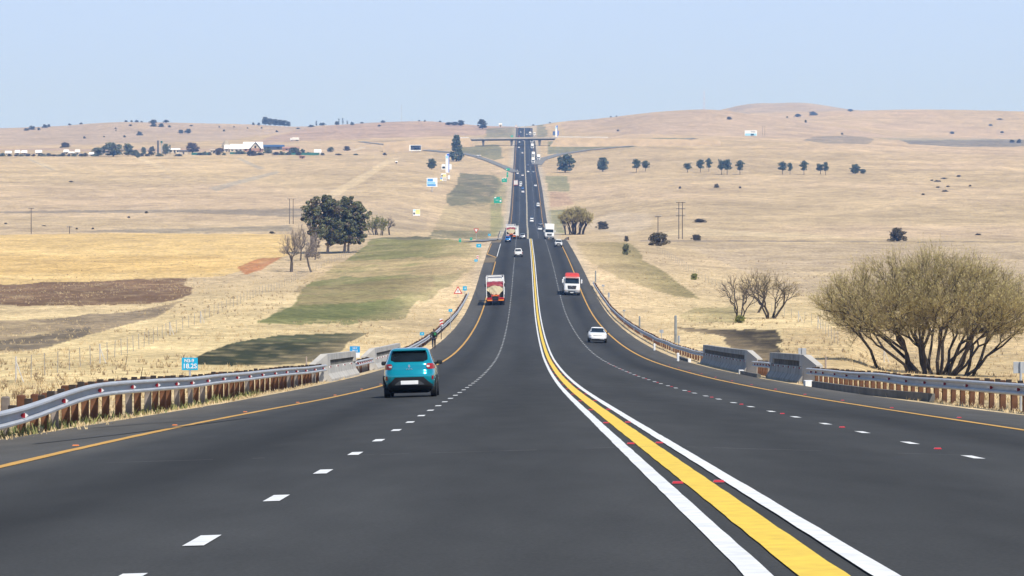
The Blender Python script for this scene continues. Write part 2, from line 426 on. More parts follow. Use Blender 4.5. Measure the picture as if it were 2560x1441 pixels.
patch_cover([(-300, 530), (0, 528), (350, 525), (750, 522), (762, 545), (500, 533), (0, 533)], (.23, .19, .14), .9, .4, dv=2, sx=10, sy=20)
patch_cover([(150, 578), (450, 572), (720, 564), (730, 578), (450, 584)], (.25, .21, .15), .85, .4, dv=2, sx=10, sy=20)
patch_cover([(920, 520), (1000, 520), (1075, 528), (1060, 580), (930, 580)], (.31, .245, .165), .6, .5, sx=10, sy=20)
patch_cover([(-300, 392), (520, 388), (700, 395), (720, 440), (-300, 440)], (.50, .38, .22), .5, .5, dmin=1500, sx=15, sy=40)
# green strip below the left bank, mown and patchy
patch_cover([(925, 596), (1192, 604), (1200, 632), (1165, 680), (1100, 722), (1040, 760), (1000, 796), (870, 812), (640, 808), (720, 768), (790, 700), (905, 630)], (.185, .178, .070), .97, .36, du=34, dv=7, sx=3, sy=6)
patch_cover([(830, 655), (1130, 640), (1180, 660), (1110, 690), (860, 690), (760, 705)], (.42, .31, .165), .75, .95, du=60, dv=9, sx=4, sy=5)
patch_cover([(760, 715), (1060, 690), (1090, 715), (1010, 745), (730, 770)], (.21, .16, .08), .7, .9, du=60, dv=8, sx=4, sy=5)
patch_cover([(700, 770), (1010, 745), (1000, 775), (850, 800), (650, 806)], (.125, .135, .05), .9, .7, du=30, dv=6, sx=3, sy=5)
patch_cover([(455, 908), (560, 862), (690, 838), (925, 831), (870, 856), (835, 898), (700, 914), (470, 914)], DKG, 1.0, .28, du=18, dv=2.5, sx=1.6, sy=4)
patch_cover([(560, 862), (690, 838), (925, 831), (880, 850), (700, 856)], (.095, .10, .05), .6, .6, du=14, dv=2.5, sx=1.6, sy=4)
# right verge
patch_cover([(1440, 604), (1575, 606), (1610, 650), (1680, 690), (1748, 746), (1690, 742), (1590, 713), (1510, 675), (1458, 645)], (.225, .185, .085), .95, .12, du=16, dv=2.5, sx=2.5, sy=7)
patch_cover([(1735, 768), (1840, 768), (1860, 790), (1830, 806), (1740, 806), (1700, 790)], (.30, .25, .12), .8, .5, du=12, dv=3)
patch_cover([(1690, 815), (1800, 824), (1952, 824), (1952, 872), (1932, 925), (1850, 900), (1800, 845)], BURN, .95, .2, du=44, dv=2.5, sx=1.5, sy=4)
patch_cover([(1600, 600), (2000, 602), (2560, 604), (2800, 604), (2800, 607), (1600, 604)], (.22, .18, .14), .8, .3, du=4, dv=.8)
patch_cover([(1700, 610), (2900, 610), (2900, 740), (2000, 740)], (.37, .29, .20), .7, .95, du=10, dv=4, sx=6, sy=9)
patch_cover([(1960, 820), (2900, 800), (2900, 960), (1960, 940)], (.42, .30, .16), .6, .7, du=10, dv=4, sx=3, sy=5)
patch_cover([(1450, 565), (1530, 530), (1640, 535), (1620, 570), (1560, 590)], (.46, .37, .26), .7, .5)
# tracks across the far fields
for poly in ([(960, 400), (1000, 395), (830, 500), (790, 505)], [(1640, 590), (1700, 570), (2100, 590), (2100, 596), (1800, 590)], [(50, 392), (75, 392), (150, 425), (120, 425)], [(330, 392), (345, 392), (430, 423), (400, 424)]):
    patch_cover(poly, (.54, .43, .27), .7, .2, dmin=700)
for poly in ([(520, 470), (690, 428), (706, 430), (540, 478)], [(600, 395), (660, 420), (650, 424), (590, 397)], [(55, 393), (62, 393), (137, 425), (128, 425)]):
    patch_cover(poly, (.33, .29, .23), .8, .3, dmin=1500, du=3, dv=1)
# bare shoulders of the carriageway
o = np.abs(off)
edge = np.where(off < 0, -LPAVE(YY), RPAVE(YY))
sh = np.clip(1 - (o - edge - .2) / (1.6 + .0012 * YY), 0, 1) * (.35 + .65 * np.clip((YY - 300) / 300, 0, 1))
C = C * (1 - .75 * sh[..., None]) + np.array([.37, .34, .29]) * .75 * sh[..., None]
bk = np.clip(1 - (o - edge - 2) / (7 + .01 * YY), 0, 1) * np.clip((900 - YY) / 200, 0, 1) * .55
C = C * (1 - bk[..., None]) + np.array(BANK) * bk[..., None]
ml = np.exp(-((off + 12.2) / 1.5) ** 2) * np.clip((175 - YY) / 20, 0, 1) + np.exp(-((off - 12.4) / 1.6) ** 2) * np.clip((150 - YY) / 20, 0, 1)  # strips along the rails: weeds plus shade between posts put into the colour
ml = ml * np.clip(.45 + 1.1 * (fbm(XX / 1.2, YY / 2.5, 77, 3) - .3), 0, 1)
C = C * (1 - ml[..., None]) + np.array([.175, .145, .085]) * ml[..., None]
C *= (1 + .20 * (n_sm - .5))[..., None]
C = np.clip(C, .01, .9)

def ground_material():
    m = bpy.data.materials.new('dry_veld'); m.use_nodes = True; nt = m.node_tree; b = nt.nodes['Principled BSDF']
    b.inputs['Roughness'].default_value = .95; b.inputs['Specular IOR Level'].default_value = .1
    at = nt.nodes.new('ShaderNodeAttribute'); at.attribute_name = 'cover'
    tc = nt.nodes.new('ShaderNodeTexCoord')
    prev = at.outputs['Color']
    for scl, det, lo, hi, sx, sy in ((1.1, 5, .70, 1.34, 1, .45), (.16, 5, .82, 1.22, 1, .5), (.022, 5, .82, 1.18, 1, .7), (5.0, 3, .78, 1.2, 1, .5)):
        mp = nt.nodes.new('ShaderNodeMapping'); mp.inputs['Scale'].default_value = (sx, sy, 1)
        nt.links.new(tc.outputs['Object'], mp.inputs['Vector'])
        nz = nt.nodes.new('ShaderNodeTexNoise'); nz.inputs['Scale'].default_value = scl; nz.inputs['Detail'].default_value = det; nz.inputs['Roughness'].default_value = .62
        nt.links.new(mp.outputs['Vector'], nz.inputs['Vector'])
        mr = nt.nodes.new('ShaderNodeMapRange'); mr.inputs['From Min'].default_value = .32; mr.inputs['From Max'].default_value = .68
        mr.inputs['To Min'].default_value = lo; mr.inputs['To Max'].default_value = hi; nt.links.new(nz.outputs['Fac'], mr.inputs['Value'])
        mx = nt.nodes.new('ShaderNodeMix'); mx.data_type = 'RGBA'; mx.blend_type = 'MULTIPLY'; mx.inputs['Factor'].default_value = 1
        nt.links.new(prev, mx.inputs[6]); nt.links.new(mr.outputs['Result'], mx.inputs[7]); prev = mx.outputs[2]
    nt.links.new(prev, b.inputs['Base Color'])
    nz = nt.nodes.new('ShaderNodeTexNoise'); nz.inputs['Scale'].default_value = .9; nz.inputs['Detail'].default_value = 6
    nt.links.new(tc.outputs['Object'], nz.inputs['Vector'])
    bn = nt.nodes.new('ShaderNodeBump'); bn.inputs['Strength'].default_value = .5; bn.inputs['Distance'].default_value = .4
    nt.links.new(nz.outputs['Fac'], bn.inputs['Height']); nt.links.new(bn.outputs['Normal'], b.inputs['Normal'])
    return m
M['dry_veld'] = ground_material()
nr, nc = XX.shape
idx = np.arange(nr * nc).reshape(nr, nc)
Q = np.stack([idx[:-1, :-1], idx[:-1, 1:], idx[1:, 1:], idx[1:, :-1]], -1).reshape(-1, 4)
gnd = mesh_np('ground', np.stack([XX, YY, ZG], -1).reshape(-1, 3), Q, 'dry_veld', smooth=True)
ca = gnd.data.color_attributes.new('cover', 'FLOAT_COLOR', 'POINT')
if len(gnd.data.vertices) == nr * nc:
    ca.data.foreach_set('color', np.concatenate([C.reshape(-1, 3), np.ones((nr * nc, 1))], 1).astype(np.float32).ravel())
struct(gnd)

# ------------------------------------------------------------------ carriageway
def asphalt():
    m = bpy.data.materials.new('asphalt'); m.use_nodes = True; nt = m.node_tree; b = nt.nodes['Principled BSDF']
    b.inputs['Roughness'].default_value = .88; b.inputs['Specular IOR Level'].default_value = .12
    at = nt.nodes.new('ShaderNodeAttribute'); at.attribute_name = 'cover'; tc = nt.nodes.new('ShaderNodeTexCoord'); prev = at.outputs['Color']
    for scl, det, lo, hi, sx, sy in ((38, 3, .80, 1.2, 1, 1), (1.6, 5, .88, 1.12, 1, .2), (.35, 5, .84, 1.16, 1, .06)):
        mp = nt.nodes.new('ShaderNodeMapping'); mp.inputs['Scale'].default_value = (sx, sy, 1); nt.links.new(tc.outputs['Object'], mp.inputs['Vector'])
        nz = nt.nodes.new('ShaderNodeTexNoise'); nz.inputs['Scale'].default_value = scl; nz.inputs['Detail'].default_value = det
        nt.links.new(mp.outputs['Vector'], nz.inputs['Vector'])
        mr = nt.nodes.new('ShaderNodeMapRange'); mr.inputs['From Min'].default_value = .3; mr.inputs['From Max'].default_value = .7
        mr.inputs['To Min'].default_value = lo; mr.inputs['To Max'].default_value = hi; nt.links.new(nz.outputs['Fac'], mr.inputs['Value'])
        mx = nt.nodes.new('ShaderNodeMix'); mx.data_type = 'RGBA'; mx.blend_type = 'MULTIPLY'; mx.inputs['Factor'].default_value = 1
        nt.links.new(prev, mx.inputs[6]); nt.links.new(mr.outputs['Result'], mx.inputs[7]); prev = mx.outputs[2]
    nt.links.new(prev, b.inputs['Base Color'])
    nz = nt.nodes.new('ShaderNodeTexNoise'); nz.inputs['Scale'].default_value = 60; nt.links.new(tc.outputs['Object'], nz.inputs['Vector'])
    bn = nt.nodes.new('ShaderNodeBump'); bn.inputs['Strength'].default_value = .25; bn.inputs['Distance'].default_value = .01
    nt.links.new(nz.outputs['Fac'], bn.inputs['Height']); nt.links.new(bn.outputs['Normal'], b.inputs['Normal'])
    return m
M['asphalt'] = asphalt()
RY = YR[(YR >= -320) & (YR <= 3600)]
fr = np.linspace(0, 1, 45)
RL = LPAVE(RY)[:, None]; RR_ = RPAVE(RY)[:, None]
wob = .10 * (fbm(RY / 3.0, RY * 0, 71, 3) - .5)[:, None]
OF = RL + (RR_ - RL) * fr[None, :]
OF[:, :1] += wob; OF[:, -1:] -= wob
RX = XC(RY)[:, None] + OF; RYY = np.broadcast_to(RY[:, None], RX.shape)
RZ = ZR(RY)[:, None] - CROSS * np.sqrt(OF ** 2 + .01)
base = np.empty(RX.shape + (3,)); base[:] = (.0455, .0465, .0465)
ao = np.abs(OF)
lanemid = np.minimum(np.abs(ao - 1.85), np.abs(ao - 5.55))
slow = (np.abs(ao - 5.55) < 1.75)
dark = np.exp(-(lanemid / .8) ** 2) * np.where(slow, .34, .14) * (.6 + .8 * fbm(OF / 2, RYY / 60, 41, 3))
base *= (1 - dark)[..., None]
shd = np.clip((ao - 7.5) / .3, 0, 1)
base = base * (1 - shd[..., None]) + np.array([.072, .070, .066]) * shd[..., None]
dirt = np.clip((ao - 8.9) / 1.5, 0, 1) * .5 * fbm(OF / .6, RYY / 5, 44, 3)
base = base * (1 - dirt[..., None]) + np.array([.22, .19, .15]) * dirt[..., None]
nr, nc = RX.shape; idx = np.arange(nr * nc).reshape(nr, nc)
Q = np.stack([idx[:-1, :-1], idx[:-1, 1:], idx[1:, 1:], idx[1:, :-1]], -1).reshape(-1, 4)
road = mesh_np('road', np.stack([RX, RYY, RZ], -1).reshape(-1, 3), Q, 'asphalt', smooth=True)
ca = road.data.color_attributes.new('cover', 'FLOAT_COLOR', 'POINT')
ca.data.foreach_set('color', np.concatenate([base.reshape(-1, 3), np.ones((nr * nc, 1))], 1).astype(np.float32).ravel())
struct(road)

defmat('paint_white', (.60, .60, .585), .6, 0, col2=(.76, .76, .745), scale=5, detail=8)
defmat('paint_yellow', (.66, .44, .035), .6, 0, col2=(.80, .55, .045), scale=6, detail=8)
defmat('paint_amber', (.44, .24, .04), .6, 0, col2=(.62, .33, .04), scale=4, detail=8)
defmat('paint_worn', (.34, .30, .22), .7, 0, .3, 2)
defmat('paint_brown', (.155, .115, .06), .8, 0, .2, 1.5)
defmat('joint_dust', (.16, .15, .145), .85, 0, .5, 1.5)
defmat('skid_black', (.028, .029, .03), .85, 0, .2)
def strip_rows(o0, o1, y0, y1, h, jit=0.0, seed=0):
    ys = [y0]; y = y0
    while y < y1:
        st = .8 if y < 60 else (2 if y < 160 else (4 if y < 800 else 8))
        y = min(y1, (math.floor(y / st + 1e-6) + 1) * st); ys.append(y)
    rows = []
    for y in ys:
        hh = h + y * 1.5e-5
        j0 = jit * (float(fbm(y * 2.3, 3.0 + seed, 51, 2)) - .5); j1 = jit * (float(fbm(y * 2.3, 9.0 + seed, 52, 2)) - .5)
        a = o0(y) if callable(o0) else o0; b_ = o1(y) if callable(o1) else o1
        rows.append([RP(a + j0, y, hh), RP(b_ + j1, y, hh)])
    return rows
# solid centre line pair with a broad yellow ribbed line between them
mb = MB(); cl = lambda y: -.17 * max(0, 1 - y / 250)
mb.grid(strip_rows(lambda y: cl(y) - .385, lambda y: cl(y) - .245, 8, 790, .006, .014)); mb.grid(strip_rows(lambda y: cl(y) + .245, lambda y: cl(y) + .385, 8, 790, .006, .014, 4))
struct(mb.build('centre_edge_line', 'paint_white'))
mb = MB(); mb.grid(strip_rows(lambda y: cl(y) - .12, lambda y: cl(y) + .12, 8, 790, .007, .016, 7)); struct(mb.build('centre_line', 'paint_yellow'))
mb = MB(); mb.grid(strip_rows(-.36, .30, 790, 3560, .008, .25, 9)); struct(mb.build('far_centre_line', 'paint_worn'))
LEF = Spline([(0, -7.8), (20, -7.85), (33, -7.95), (45, -8.15), (58, -8.2), (72, -8.05), (90, -7.7), (108, -7.46), (160, -7.4), (600, -7.4)])
mb = MB(); mb.grid(strip_rows(lambda y: float(LEF(y)) - .09, lambda y: float(LEF(y)) + .09, 8, 592, .006, .03, 11)); mb.grid(strip_rows(-7.48, -7.30, 800, 3500, .006, .05, 12))
mb.grid(strip_rows(7.10, 7.28, 8, 3500, .006, .03, 13)); mb.grid(strip_rows(-9.72, -9.55, 642, 728, .006, .03, 14))
bx = [RP(-9.72, 640, .014), RP(-9.72, 644, .014), RP(-7.4, 618, .014), RP(-7.4, 614, .014)]; mb.add(bx, [(0, 3, 2, 1)])
struct(mb.build('edge_line', 'paint_amber'))
mb = MB()
for off_, ph in ((-3.7, 19.7), (3.7, 35.9 - 5.85 * 4)):
    y = ph - .6 - 5.85
    while y < 790:
        sh_ = -.09 * max(0, 1 - y / 120) if off_ < 0 else 0
        if y > 9: mb.grid(strip_rows(off_ + sh_ - .07, off_ + sh_ + .07, y, y + 1.12, .006))
        y += 5.85
    y = 1040
    while y < 2600:
        mb.grid(strip_rows(off_ - .07, off_ + .07, y, y + 2.0, .012)); y += 12
mb.grid(strip_rows(-7.46, -7.32, 622, 724, .008)); mb.grid(strip_rows(-3.90, -3.76, 15.5, 16.69, .006))
struct(mb.build('lane_line', 'paint_white'))
mb = MB(); mb.grid(strip_rows(lambda y: -9.7, lambda y: -7.5, 588, 618, .010)); mb.grid(strip_rows(-9.75, -7.5, 735, 775, .010))
struct(mb.build('painted_hatching', 'paint_brown'))
mb = MB()
for yj, a, b_ in ((104.5, -2.2, 1.6), (104.7, 2.6, 6.4), (112.6, -8.6, -5.2), (112.2, -4.4, -1.8), (112.4, .6, 5.6), (112.5, 7.6, 9.4), (36.4, -7.2, 6.8)):
    x = a
    while x < b_:
        w = R_.uniform(.08, .5)
        if R_.random() < .62:
            q = .018 + R_.random() * .03 * (0 if yj < 40 else 1); mb.add([RP(x, yj - q, .009), RP(x + w, yj - q, .009), RP(x + w, yj + q, .009), RP(x, yj + q, .009)], [(0, 1, 2, 3)])
        x += w
struct(mb.build('road_joint', 'joint_dust'))
mb = MB()
for pts in ([(-9.4, 47), (-8.7, 52), (-8.1, 58), (-7.6, 64)], [(-10.1, 58), (-9.4, 61), (-8.3, 63.5), (-7.5, 64)], [(-9.4, 470), (-8.3, 440), (-7.4, 424)]):
    rows = [[RP(o_, y_, .01), RP(o_ + .09, y_, .01)] for o_, y_ in pts]; mb.grid(rows)
struct(mb.build('skid_mark', 'skid_black'))
# side road, off ramp, on ramp, crossroad over the bridge
def ribbon(name, pix, width, matn, lift=.08, dmin=0, D=None):
    pts = [ground(u, v, dmin) for u, v in pix] if D is None else [P(u, v, d) for (u, v), d in zip(pix, D)]
    fine = []
    for a, b_ in zip(pts, pts[1:]):
        n = max(1, int((b_ - a).length / 12))
        fine += [a.lerp(b_, i / n) for i in range(n)]
    fine.append(pts[-1]); rows = []
    for i, p in enumerate(fine):
        t = (fine[min(i + 1, len(fine) - 1)] - fine[max(i - 1, 0)]); t.z = 0; t.normalize(); nrm = Vector((t.y, -t.x, 0)); row = []
        for q in (-1, -.5, 0, .5, 1):
            w = p + nrm * (width / 2 * q); w.z = (float(TZ(w.x, w.y)) if D is None else p.z) + lift; row.append(w)
        rows.append(row)
    return struct(MB().grid(rows).build(name, matn))
defmat('asphalt_old', (.18, .175, .165), .85, 0, .12, .4)
ribbon('side_road', [(1236, 598), (1215, 603), (1180, 606)], 5.5, 'asphalt_old', .2)
ribbon('off_ramp', [(1290, 432), (1262, 419), (1225, 404), (1195, 394), (1165, 386), (1110, 381), (1065, 376), (1000, 366), (900, 355)], 6, 'asphalt_old', .35, 1500)
ribbon('on_ramp', [(1341, 413), (1352, 401), (1375, 394), (1400, 387), (1470, 376), (1560, 368), (1660, 357), (1740, 347)], 8, 'asphalt_old', .35, 1500)

# ------------------------------------------------------------------ camera, light, sky, air
cam = bpy.data.cameras.new('Camera'); co = bpy.data.objects.new('Camera', cam); COL.objects.link(co)
co.location = (0, 0, 0); co.rotation_euler = (math.pi / 2 - PIT, 0, 0)
cam.sensor_width = 36; cam.lens = F / 2560 * 36; cam.clip_start = .5; cam.clip_end = 20000
sc.camera = co
EL, AZ = math.radians(52), math.radians(33)
sd = Vector((math.sin(AZ) * math.cos(EL), -math.cos(AZ) * math.cos(EL), math.sin(EL)))
sun = bpy.data.lights.new('sun', 'SUN'); sun.energy = 4.2; sun.angle = math.radians(.5); sun.color = (1, .955, .88)
so = bpy.data.objects.new('sun', sun); COL.objects.link(so); so.rotation_euler = sd.to_track_quat('Z', 'Y').to_euler(); so.location = (0, 0, 300)
SKYTINT = (.92, .92, .92, 1)
w = bpy.data.worlds.new('World'); sc.world = w; w.use_nodes = True; nt = w.node_tree
bg = nt.nodes['Background']; sky = nt.nodes.new('ShaderNodeTexSky'); sky.sky_type = 'NISHITA'; sky.sun_disc = False
sky.sun_elevation = EL; sky.sun_rotation = math.atan2(sd.x, sd.y); sky.altitude = 1600; sky.air_density = 1.1; sky.dust_density = .6; sky.ozone_density = 3.0
tint = nt.nodes.new('ShaderNodeMix'); tint.data_type = 'RGBA'; tint.blend_type = 'MULTIPLY'; tint.inputs['Factor'].default_value = 1; tint.inputs[7].default_value = SKYTINT; nt.links.new(sky.outputs['Color'], tint.inputs[6]); nt.links.new(tint.outputs[2], bg.inputs['Color']); bg.inputs['Strength'].default_value = .115
HZN = (3.75, 4.85, 7.3, 1)
tcw = nt.nodes.new('ShaderNodeTexCoord'); spx = nt.nodes.new('ShaderNodeSeparateXYZ'); nt.links.new(tcw.outputs['Generated'], spx.inputs['Vector'])
mrw = nt.nodes.new('ShaderNodeMapRange'); mrw.interpolation_type = 'SMOOTHSTEP'; mrw.inputs['From Min'].default_value = .085; mrw.inputs['From Max'].default_value = .28; mrw.inputs['To Min'].default_value = 0; mrw.inputs['To Max'].default_value = 1; nt.links.new(spx.outputs['Z'], mrw.inputs['Value'])
mxw = nt.nodes.new('ShaderNodeMix'); mxw.data_type = 'RGBA'; mxw.inputs[6].default_value = HZN; nt.links.new(mrw.outputs['Result'], mxw.inputs['Factor']); nt.links.new(tint.outputs[2], mxw.inputs[7]); nt.links.new(mxw.outputs[2], bg.inputs['Color'])
sc.view_settings.view_transform = 'Standard'; sc.view_settings.look = 'None'; sc.view_settings.exposure = .45; sc.view_settings.gamma = 1
HAZE = True
if HAZE:
    hm = bpy.data.materials.new('haze_air'); hm.use_nodes = True; nt = hm.node_tree; nt.nodes.remove(nt.nodes['Principled BSDF'])
    pv = nt.nodes.new('ShaderNodeVolumePrincipled'); pv.inputs['Color'].default_value = (.22, .46, 1.0, 1); pv.inputs['Absorption Color'].default_value = (1, 1, 1, 1); pv.inputs['Density'].default_value = 1.35e-4; pv.inputs['Anisotropy'].default_value = .0
    nt.links.new(pv.outputs['Volume'], nt.nodes['Material Output'].inputs['Volume']); M['haze_air'] = hm
    hz = MB().box((0, 3140, 110), (8060, 6960, 300)).build('haze', 'haze_air'); hz['kind'] = 'stuff'
    zmin = float(ZG.min()); zmax = float(ZG.max())
    hz.scale = (1, 1, 1)
    me = hz.data
    for v_ in me.vertices: v_.co.z = (zmin - 1.0) if v_.co.z < 50 else zmax + 45
sc.cycles.max_bounces = 6; sc.cycles.volume_bounces = 0; sc.cycles.use_denoising = True
defmat('timber_rust', (.055, .022, .011), .9, 0, col2=(.14, .062, .03), scale=3, bump=.3)
# ------------------------------------------------------------------ guardrails
WB = [(0.0, .158), (.055, .15), (.088, .128), (.092, .095), (.06, .066), (.0, .056), (.0, -.056), (.06, -.066), (.092, -.095), (.088, -.128), (.055, -.15), (.0, -.158)]
def guardrail(label, side, offf, y0, y1, posts, refl, group='steel guardrails along the carriageway', hz=.56, seed=1, sag=.03, postw=.155, grey=.36, step=2.0):
    rr = random.Random(seed)
    hf = hz if callable(hz) else (lambda y: hz)
    sg = Spline([(y0 - 50 + i * 9.0, rr.uniform(-sag, sag)) for i in range(int((y1 - y0 + 110) / 9) + 2)])
    lt = Spline([(y0 - 50 + i * 11.0, rr.uniform(-sag, sag) * 1.3) for i in range(int((y1 - y0 + 110) / 11) + 2)])
    ox = RP(offf((y0 + y1) / 2), y0, 0)
    g = thing('guardrail', label, 'guardrail', ox, 0, group)
    mb = MB(); rows = []
    y = y0
    def ctr(y): 
        o_ = offf(y) + float(lt(y)); return RP(o_, y, float(hf(y)) + float(sg(y))) - ox
    n = max(2, int((y1 - y0) / step))
    for i in range(n + 1):
        y = y0 + (y1 - y0) * i / n; c = ctr(y)
        front = [Vector((c.x - side * (d + .02), c.y, c.z + h)) for d, h in WB]
        back = [Vector((c.x - side * (d + .008), c.y, c.z + h)) for d, h in reversed(WB)]
        rows.append(front + back)
    if side > 0: rows = [list(reversed(r)) for r in rows]
    mb.loft(rows); mb.build('rail', 'galvanised_steel', g)
    kinds = ['timber_brown', 'timber_grey']; pm = []
    for i, y in enumerate(posts):
        c = ctr(y); gz = RP(offf(y), y, 0) - ox
        k_ = kinds[1] if rr.random() < grey else (kinds[0] if side < 0 else 'timber_rust')
        pw = postw * rr.uniform(.88, 1.1); top = max(c.z + .155 + rr.uniform(.0, .06), gz.z + (.70 if side < 0 and y < 64 else 0)); bz = gz.z - .15
        mb = MB(); x = c.x + side * (.13 + pw / 2)
        mb.bevel_box((0, 0, 0), (pw, pw * .95, top - bz), .02)
        tx, ty = rr.uniform(-.02, .02), rr.uniform(-.03, .03)
        for q, vv in enumerate(mb.v):
            a = vv[2] / (top - bz); mb.v[q] = (vv[0] + tx * a + .008 * math.sin(vv[2] * 9 + i), vv[1] + ty * a, vv[2])
        p = mb.build('post', k_, g); p.location = (x, c.y, (top + bz) / 2)
        if abs(y) < 150 or rr.random() < .4:
            b_ = MB().box((0, 0, 0), (.13, .14, .34)).build('spacer_block', 'timber_dark', g); b_.location = (c.x + side * .075, c.y, c.z + .02 + rr.uniform(0, .05))
    for y in refl:
        c = ctr(y); x = c.x - side * .10
        s_ = -side
        a = MB().prism([(0, -.085), (s_ * .0, .085), (s_ * .075, .0)], 1, -.004, .004).build('reflector', 'white_paint', g); a.location = (x, c.y - .01, c.z + .0); a.scale = (.95, 1, .64)
        b_ = MB().prism([(0, -.075), (0, .075), (-s_ * .07, .055), (-s_ * .09, 0), (-s_ * .07, -.055)], 1, -.004, .004).build('red_reflector', 'red_reflector', a); b_.location = (s_ * .015, -.012, 0)
    return g
LO = Spline([(0, -10.55), (40, -10.75), (58, -10.85), (66, -11.1), (75, -11.05), (90, -11.2), (141, -11.1), (181, -10.9), (263, -10.9), (360, -10.5), (455, -10.15), (600, -10.1)])
RO = Spline([(0, 11.2), (80, 11.18), (100, 11.25), (135, 11.1), (166, 11.0), (210, 10.9), (300, 10.4), (400, 9.9), (490, 9.55), (600, 9.5)])
nearp = []
y = 40.0
while y < 140: nearp.append(y + R_.uniform(-.22, .22)); y += 1.72 + (.2 if y > 80 else 0)
guardrail('grey steel guardrail on rusty brown and grey timber posts, nearest the left edge', -1, LO, 36, 141, nearp, [49, 54.0, 59.7, 66.2, 71.3, 75.8, 80.5, 84.8, 89.6, 94.5, 99.3, 104, 109, 114, 119, 124, 129, 134, 139], hz=Spline([(36, .18), (48, .26), (54, .34), (60, .52), (66, .66), (75, .665), (90, .68), (141, .64)]), seed=5, sag=.025)
guardrail('short guardrail filling the gap between the two left bridge parapets', -1, LO, 163.5, 181, [165 + i * 1.9 for i in range(9)], [166 + 2 * i for i in range(7)], seed=6)
guardrail('left guardrail climbing away behind the pedestrian', -1, LO, 218, 452, [219 + i * 2.9 for i in range(80)], [], seed=7, step=4)
nearr = [44 + i * 1.9 for i in range(48)]
guardrail('grey guardrail on rusty timber posts below the big willow on the right', 1, RO, 42, 135, nearr, [50 + i * 4.6 for i in range(18)] + [131, 133], seed=8, sag=.03, grey=.08)
guardrail('short guardrail filling the gap between the two right bridge parapets', 1, RO, 154, 166.5, [155 + 1.7 * i for i in range(7)], [155 + 1.9 * i for i in range(6)], seed=9, grey=.1)
guardrail('right guardrail climbing away past the white sedan and the red roofed truck', 1, RO, 209, 490, [210 + i * 3.3 for i in range(84)], [], seed=10, grey=.1, step=4)
guardrail('short far guardrail on the left just past the crest', -1, lambda y: -10.2, 1045, 1130, [1046 + 4 * i for i in range(21)], [], seed=11, step=8)
guardrail('short far guardrail on the right just past the crest beside the white truck', 1, lambda y: 10.1, 800, 870, [801 + 4 * i for i in range(17)], [], seed=12, step=8)

# ------------------------------------------------------------------ bridge parapets
def parapet(label, side, offf, y0, y1, nref, mtl, slopes=(True, False)):
    ox = RP(offf(y0), y0, 0); g = thing('bridge_parapet', label, 'parapet', ox, 0, 'concrete bridge parapets')
    def sec(y, prof, dz=0):
        c = RP(offf(y), y, 0) - ox
        r = [Vector((c.x + side * d, c.y, c.z + h)) for d, h in prof]
        return r if side < 0 else list(reversed(r))
    basep = [(-.18, -.5), (-.18, .08), (.0, .34), (.06, .72), (.34, .72), (.34, -.5)]
    beamp = [(.02, .98), (.03, 1.27), (.36, 1.27), (.36, .98)]
    n = max(3, int((y1 - y0) / 3))
    ys = [y0 + (y1 - y0) * i / n for i in range(n + 1)]
    MB().loft([sec(y, basep) for y in ys]).build('base_wall', mtl, g)
    e = 1.6
    MB().loft([sec(y, beamp) for y in [y0 + e] + [q for q in ys if y0 + e + .3 < q < y1 - e - .3] + [y1 - e]]).build('top_beam', mtl, g)
    full = [(.0, .74), (.03, 1.265), (.36, 1.265), (.36, .74)]
    for (a, b_, sl) in ((y0, y0 + e, slopes[0]), (y1 - e, y1, slopes[1])):
        low = [(.03, .74), (.05, .80), (.35, .80), (.35, .74)]
        if sl and a == y0: rings = [sec(a - .9, [(.50, -.3), (.53, .80), (.82, .80), (.82, -.3)]), sec(a + .05, [(.0, .1), (.03, 1.265), (.36, 1.265), (.36, .1)]), sec(a + .6, full), sec(b_, full)]
        else: rings = [sec(a, full), sec(b_, full)]
        MB().loft(rings).build('end_block', 'concrete', g)  # paler concrete puts sunlight on the right-hand end blocks into the colour
    y = y0 + e + .35
    while y < y1 - e:
        MB().loft([sec(y, [(.08, .71), (.08, .99), (.30, .99), (.30, .71)]), sec(y + .13, [(.08, .71), (.08, .99), (.30, .99), (.30, .71)])]).build('baluster', 'concrete_dark', g)
        y += .52
    for i in range(nref):
        y = y0 + .6 + (y1 - y0 - 1.2) * i / max(1, nref - 1); c = RP(offf(y), y, 0) - ox
        a = MB().box((0, 0, 0), (.06, .012, .07)).build('reflector', 'white_paint', g); a.location = (c.x + side * -.03, c.y, c.z + .66)
        b_ = MB().box((0, 0, 0), (.05, .012, .06)).build('red_reflector', 'red_reflector', a); b_.location = (-.055 * (1 if side < 0 else -1) * -1, -.008, 0)
parapet('pale concrete parapet at the end of the near left guardrail', -1, Spline([(0, -10.95), (141, -10.95), (163, -10.8), (300, -10.8)]), 141.5, 162.5, 5, 'concrete')
parapet('pale concrete parapet just left of and behind the teal hatchback', -1, Spline([(0, -10.8), (181, -10.75), (220, -10.7)]), 182, 218, 12, 'concrete')
parapet('grey concrete parapet at the end of the right guardrail, with seven reflectors', 1, Spline([(0, 11.0), (135, 10.95), (154, 10.8), (300, 10.7)]), 136, 153, 7, 'concrete_shaded')
parapet('longer grey concrete parapet on the right with many reflectors', 1, Spline([(0, 10.8), (166, 10.75), (210, 10.65), (300, 10.6)]), 168, 208, 15, 'concrete_shaded')
